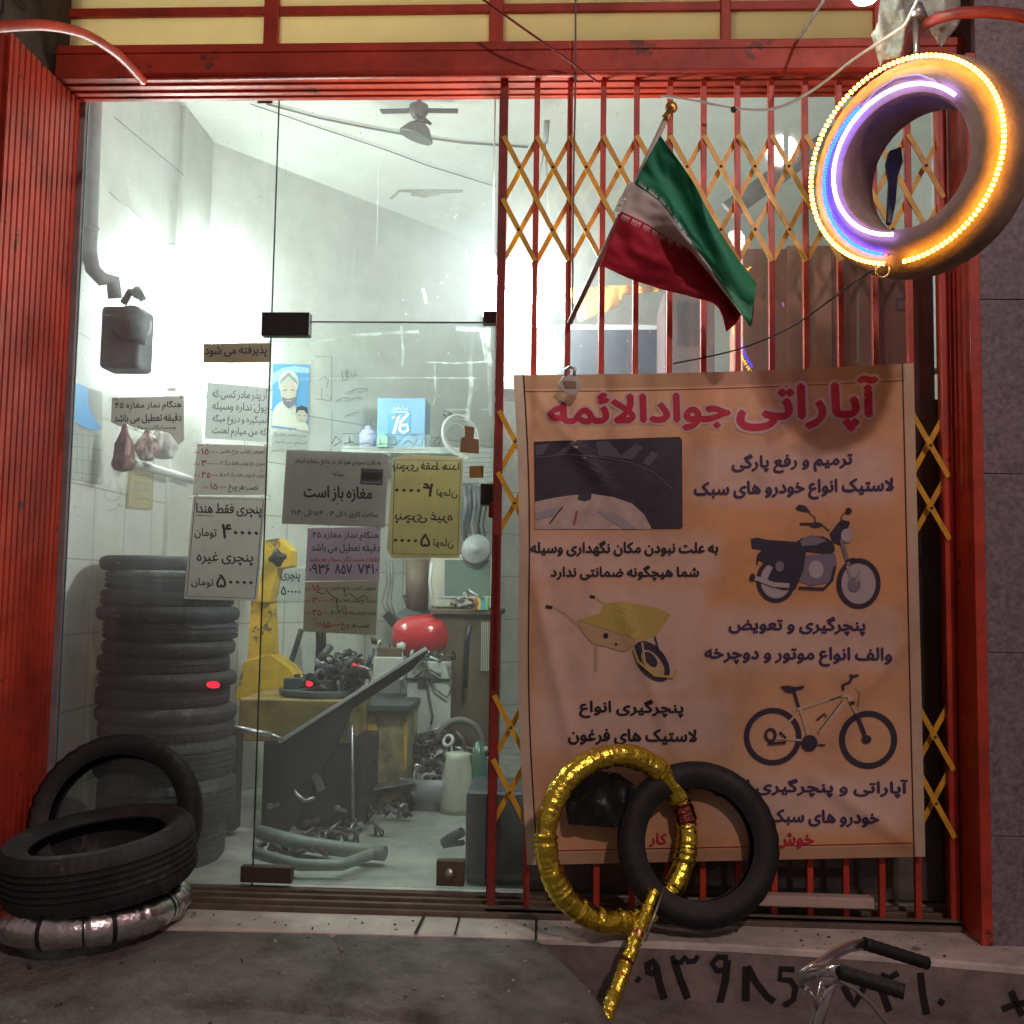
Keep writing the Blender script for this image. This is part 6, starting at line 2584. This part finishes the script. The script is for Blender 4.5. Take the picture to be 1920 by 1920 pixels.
for k in range(5):
    mb.tube([at(766 + 3 * k, 1392 - 3 * k, 1.62), at(840 + 2 * k, 1378 - 5 * k, 1.66)], 0.008, 6)
prop(mb.build('pipe_bundle', STEEL), 'bundle of thin pipes lying under the white cabinet', 'pipes')
# dark bin behind the door edge
mb = MB()
x0_, x1_, zb_, zt_ = pbox(MB(), 872, 1484, 930, 1650, 0.10, 0.32)
mb.box((x0_, 0.10, 0.0), (x1_ + 0.12, 0.42, zt_))
prop(mb.build('dark_bin', mat('slate_blue_plastic', (0.035, 0.045, 0.06), 0.4, var=0.3), bevel=0.02, seg=3), 'slate blue bin standing behind the door lock', 'bin')
mb = MB()
mb.tube([at(832, 1580, 0.35), at(846, 1570, 0.33), at(866, 1560, 0.3)], 0.02, 8)
mb.tube([at(832, 1585, 0.35), at(850, 1582, 0.33), at(868, 1580, 0.3)], 0.012, 8)
prop(mb.build('pedal_lever', DGREY), 'small dark pedal sticking out left of the bin', 'pedal')
# scattered bright tools on the floor
rs = random.Random(8)
for k, (px, py, lab) in enumerate(((632, 1516, 'shiny socket on the floor by the machine cabinet'), (700, 1535, 'bright wrench end on the floor near the cabinet'), (726, 1514, 'small steel ring on the floor under the ledge'), (505, 1512, 'pale bolt pair on the machine foot'))):
    p = at(px, py, 0.78)
    mb = MB()
    mb.bar(p, p + Vector((0.045, 0.0, rs.uniform(-.02, .02))), 0.014, 0.014)
    mb.tube([p, p + Vector((0.0, 0.02, 0.0))], 0.012, 8)
    prop(mb.build('hand_tool', STEEL), lab, 'tool', 'tools dropped round the tyre changer')

# ------------------------------------------------------------------ behind the gate
TV = thing('flat_screen', 'dark flat screen with a grey frame behind the gate above the banner', 'screen', tuple(at(1120, 720, 0.75)))
mb = MB()
pbox(mb, 1004, 608, 1240, 730, 0.75, 0.08)
mb.build('frame', MGREY, TV, bevel=0.006)
d = Draw(0.745)
d.rect(1014, 618, 1232, 722, mat('dark_screen', (0.012, 0.018, 0.032), 0.15), 1)
d.build('screen', TV)
mb = MB()
pbox(mb, 940, 608, 1003, 730, 0.70, 0.3)
prop(mb.build('beige_box', CREAM, bevel=0.008), 'beige box under the glaring bulb left of the dark screen', 'box')
mb = MB()
for k, (x, y) in enumerate(((978, 620), (990, 625))):
    mb.tube([at(980, 600, 0.55), at(974 + 6 * k, 640, 0.55), at(982 - 5 * k, 670, 0.55), at(975 + 7 * k, 700, 0.55)], 0.004, 6)
prop(mb.build('cable', WIRW), 'twisted white cord hanging below the big bulb', 'cord')
cloth_obj('yellow_cloth', [([(1062, 540), (1100, 538), (1180, 534), (1242, 538), (1240, 546), (1170, 553), (1160, 574), (1132, 588), (1086, 604), (1078, 570)], 0.32, 0.03, 2.0)],
          YCL, 'torn yellow cloth hanging inside behind the flag staff', 'cloth', th=0.003)
CARDR = mat('reddish_board', (0.46, 0.21, 0.155), 0.8, var=0.25, vscale=6)
CARDD = mat('dark_reddish_board', (0.28, 0.10, 0.08), 0.8, var=0.3, vscale=6)
CR = [((1392, 466, 1476, 690), 0.10, CARDR, 'narrow reddish carton behind the gate right of the flag tip', 0.3),
      ((1476, 460, 1562, 690), 0.085, mat('reddish_board_pale', (0.54, 0.29, 0.22), 0.8, var=0.2, vscale=6), 'tall pale reddish carton behind the gate left of the glowing tyre', 0.35),
      ((1562, 452, 1655, 690), 0.07, CARDD, 'wide dark carton directly behind the lower part of the glowing tyre', 0.4),
      ((1655, 500, 1752, 720), 0.06, CARDD, 'dark brown carton with a black square mark below the glowing tyre', 0.3),
      ((1246, 545, 1340, 690), 0.40, mat('dark_carton', (0.10, 0.07, 0.08), 0.7), 'dark carton with big black letters behind the red flag stripe', 0.35)]
for (x0, y0, x1, y1), Y, m_, lab, dep in CR:
    mb = MB()
    a_ = pbox(mb, x0, y0, x1, y1 + 60, Y, dep)
    t = thing('carton', lab, 'carton', ((a_[0] + a_[1]) / 2, Y, a_[2]), 'cartons piled inside the gate')
    mb.build('box', m_, t, bevel=0.004)
    d = Draw(Y - 0.002)
    if x0 == 1246:
        d.text('KAV', 1274, 566, 1322, 648, INK, 1, 0.03, 0, rtl=False)
        d.build('lettering', t)
    elif x0 == 1655:
        d.stroke([(1682, 560), (1708, 560), (1708, 580), (1682, 580)], 5, INKB, 1, True)
        d.build('square_mark', t)
    else:
        d.stroke([((x0 + x1) / 2, y0 + 2), ((x0 + x1) / 2, y1 - 10)], 5, TAN, 1)
        d.build('packing_tape', t)
# a support under the piles: plain bench
mb = MB()
a, b = at(1000, 790, 0.2), at(1750, 790, 0.2)
mb.box((a.x, 0.04, 0.0), (1.55, 0.9, at(1500, 752, 0.1).z))
prop(mb.build('work_bench', BROWN, bevel=0.006), 'brown bench behind the banner carrying the cartons', 'bench')
# pale strip painted as the gap of room light at the far gate end
mb = MB()
pbox(mb, 1758, 470, 1766, 700, 0.06, 0.02)
pbox(mb, 1742, 690, 1766, 700, 0.06, 0.02)
prop(mb.build('light_gap_strip', mat('pale_gap_light', (0.70, 0.78, 0.85), 0.4)), 'pale narrow strip painted as the bright gap behind the gate end under the glowing tyre', 'light gap')
mb = MB()
mb.bar(at(1366, 395, 0.9), at(1582, 240, 1.3), 0.09, 0.02)
prop(mb.build('slanted_beam', MGREY), 'grey slanting strut seen behind the upper gate lattice', 'beam')
mb = MB()
mb.tube([at(1026, 226, 0.9), at(1022, 268, 0.92)], 0.014, 8)
mb.tube([at(1022, 268, 0.92), at(1012, 330, 0.92), at(1016, 430, 0.92)], 0.004, 6)
mb.tube([at(1022, 268, 0.92), at(1026, 340, 0.92), at(1030, 420, 0.92)], 0.004, 6)
prop(mb.build('hanging_strap', MGREY), 'grey strap and cords hanging from the ceiling behind the first gate bars', 'strap')
mb = MB()
mb.prism([at(x, y, -0.70 + 0.0) for x, y in ((1668, 282), (1690, 274), (1694, 302), (1684, 330), (1680, 380), (1672, 420), (1664, 418), (1668, 340), (1662, 306))], (0, 0.02, 0))
o = mb.build('gate_latch', DGREY, bevel=0.003)
o.location.y = 0.0
prop(o, 'dark padlock plate hanging inside the hole of the glowing tyre', 'latch')

# small glowing red blobs built for the red glints among the machines
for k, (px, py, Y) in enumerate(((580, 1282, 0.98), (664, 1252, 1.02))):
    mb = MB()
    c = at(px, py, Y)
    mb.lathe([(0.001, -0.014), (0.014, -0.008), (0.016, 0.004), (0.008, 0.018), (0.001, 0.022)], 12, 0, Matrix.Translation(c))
    mb.build('red_glint', REDGLOW, TCH)
mb = MB()  # added glowing blob in place of a red reflection, no lamp lies here
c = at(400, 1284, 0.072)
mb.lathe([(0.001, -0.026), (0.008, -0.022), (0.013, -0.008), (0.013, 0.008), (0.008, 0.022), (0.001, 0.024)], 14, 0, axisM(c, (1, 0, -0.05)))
prop(mb.build('red_reflection', REDGLOW), 'small glowing red blob standing for a reflection by the inside tyre stack', 'lamp')


def heap(label, pts, Y0, Y1, n, seed, mats, smin=0.012, smax=0.05, floor=False):
    """greasy odds and ends nobody could count: one object"""
    rs = random.Random(seed)
    mb = MB()
    for k in range(n):
        (x0, y0, x1, y1) = rs.choice(pts)
        p = at(rs.uniform(x0, x1), rs.uniform(y0, y1), rs.uniform(Y0, Y1))
        if floor:
            p = atz(rs.uniform(x0, x1), rs.uniform(y0, y1), rs.choice((0.012, 0.02, 0.035, 0.05)))
        d_ = Vector((rs.uniform(-1, 1), rs.uniform(-1, 1), rs.uniform(-.5, .5))).normalized()
        L_ = rs.uniform(smin, smax)
        mi = rs.randrange(len(mats))
        t_ = rs.random()
        if t_ < 0.4:
            mb.tube([p - d_ * L_, p + d_ * L_], L_ * rs.uniform(0.15, 0.5), 8, mi)
        elif t_ < 0.75:
            mb.bar(p - d_ * L_, p + d_ * L_, L_ * rs.uniform(0.3, 1.0), L_ * rs.uniform(0.2, 0.6), mi, up=(0.3, 0.2, 1))
        else:
            mb.lathe([(L_ * 0.6 + L_ * 0.2 * math.cos(a), L_ * 0.2 * math.sin(a)) for a in [i * math.pi / 3 for i in range(6)]], 14, mi, axisM(p, d_), closed=True)
    o = mb.build('tool_heap', mats)
    return prop(o, label, 'tools', kind='stuff')


RUST = mat('rusty_iron', (0.10, 0.055, 0.035), 0.7, var=0.6, vscale=20)
GREASE = mat('greasy_iron', (0.035, 0.030, 0.028), 0.45, var=0.5, vscale=14)
heap('heap of greasy clamps and fittings on the tyre changer table', [(556, 1262, 640, 1302), (596, 1222, 690, 1290), (640, 1236, 700, 1270)], 0.95, 1.2, 90, 3, [RUST, GREASE, DGREY, STEEL, GREASE])
heap('heap of tools and rags on the floor round the machine foot', [(500, 1560, 640, 1600), (560, 1540, 720, 1572), (690, 1500, 770, 1530)], 0.65, 0.86, 80, 5, [RUST, GREASE, GREASE, DGREY, STEEL], floor=True)
heap('heap of metal odds and ends beside the white cabinet and basin', [(770, 1380, 860, 1420), (850, 1400, 915, 1460), (790, 1440, 850, 1470)], 1.45, 1.7, 90, 9, [RUST, GREASE, WHITEM, STEEL, DGREY, CREAM])
heap('heap of small parts on the white block and cabinet top by the red tank', [(700, 1200, 760, 1230), (760, 1222, 850, 1242), (845, 1100, 925, 1140)], 1.58, 1.75, 50, 12, [RUST, GREASE, WHITEM, BROWN, STEEL], 0.008, 0.03)

# odds and ends on the far wall by the door edge
t = thing('wall_notice', 'white sheet of faint ruled lines on the far wall behind the door lock', 'notice', tuple(at(898, 905, 1.9)))
d = Draw(1.9)
d.poly([(866, 842), (924, 840), (924, 904), (868, 906)], PAPERB, 0)
for k in range(6):
    d.stroke([(870, 850 + 9 * k), (922, 849 + 9 * k)], 0.8, PEN, 1)
d.build('sheet', t)
mb = MB()
for k in range(5):
    x = 872 + 9 * k
    mb.tube([at(x, 912, 1.88), at(x + 2, 950, 1.87), at(x - 3, 985, 1.88), at(x + 3, 1022 - 6 * (k % 3), 1.88)], 0.014 - 0.0015 * k, 7, k % 2)
prop(mb.build('rubber_strips', [mat('bluish_rubber', (0.06, 0.08, 0.12), 0.5), BLK]), 'bunch of dark rubber strips hanging on the far wall above the monitor', 'strips')
mb = MB()
mb.lathe([(0.001, 0.022), (0.03, 0.02), (0.035, 0.008), (0.075, 0.012), (0.085, 0.0), (0.08, -0.006)], 24, 0, axisM(at(893, 1030, 1.72), (-0.2, -1, 0.2)))
prop(mb.build('hub_cap', MGREY), 'round steel hub cap leaning in front of the monitor top', 'hub cap')
mb = MB()
for k in range(3):
    mb.tube([at(722 + 6 * k, 1052, 1.95), at(726 + 5 * k, 1090, 1.95), at(716 + 8 * k, 1130, 1.95), at(742 + 4 * k, 1180, 1.9)], 0.007, 6)
prop(mb.build('air_line', GUN), 'thin grey air lines hanging on the wall left of the brown cylinder', 'hose')
mb = MB()
mb.bar(at(758, 1116, 1.92), at(770, 1150, 1.92), 0.02, 0.02)
mb.bar(at(724, 1150, 1.9), at(746, 1176, 1.9), 0.05, 0.03)
prop(mb.build('grease_gun', GREASE), 'dark grease gun propped behind the red tank', 'tool')

# grit, butts and scraps on the ramp and the step
rs = random.Random(21)
mb = MB()
rv = [(v.co.x, v.co.y, v.co.z) for v in ramp.data.vertices]
for k in range(420):
    if rs.random() < 0.75:
        x, y, z = rv[rs.randrange(len(rv))]
        if x < -2.2 or y < -1.2:
            continue
    else:
        x = rs.uniform(-1.9, 1.7)
        y = rs.uniform(edge_y(x) + 0.02, -0.21)
        z = ZS
    q = rs.uniform(0.0015, 0.005) * (2.2 if rs.random() < 0.06 else 1)
    M_ = Matrix.Translation((x, y, z + q * 0.3)) @ Matrix.Rotation(rs.uniform(0, 6), 4, Vector((rs.random(), rs.random(), 1)).normalized())
    mb.box((-q * rs.uniform(.7, 1.6), -q, -q * 0.6), (q, q * rs.uniform(.6, 1.3), q * 0.6), rs.choice((0, 0, 1, 2)), M_)
prop(mb.build('grit', [mat('grit_grey', (0.22, 0.21, 0.19), 0.9), mat('grit_pale', (0.42, 0.40, 0.36), 0.9), mat('grit_dark', (0.05, 0.045, 0.04), 0.9)]), 'grit and tiny scraps scattered over the ramp and step', 'grit', kind='stuff')
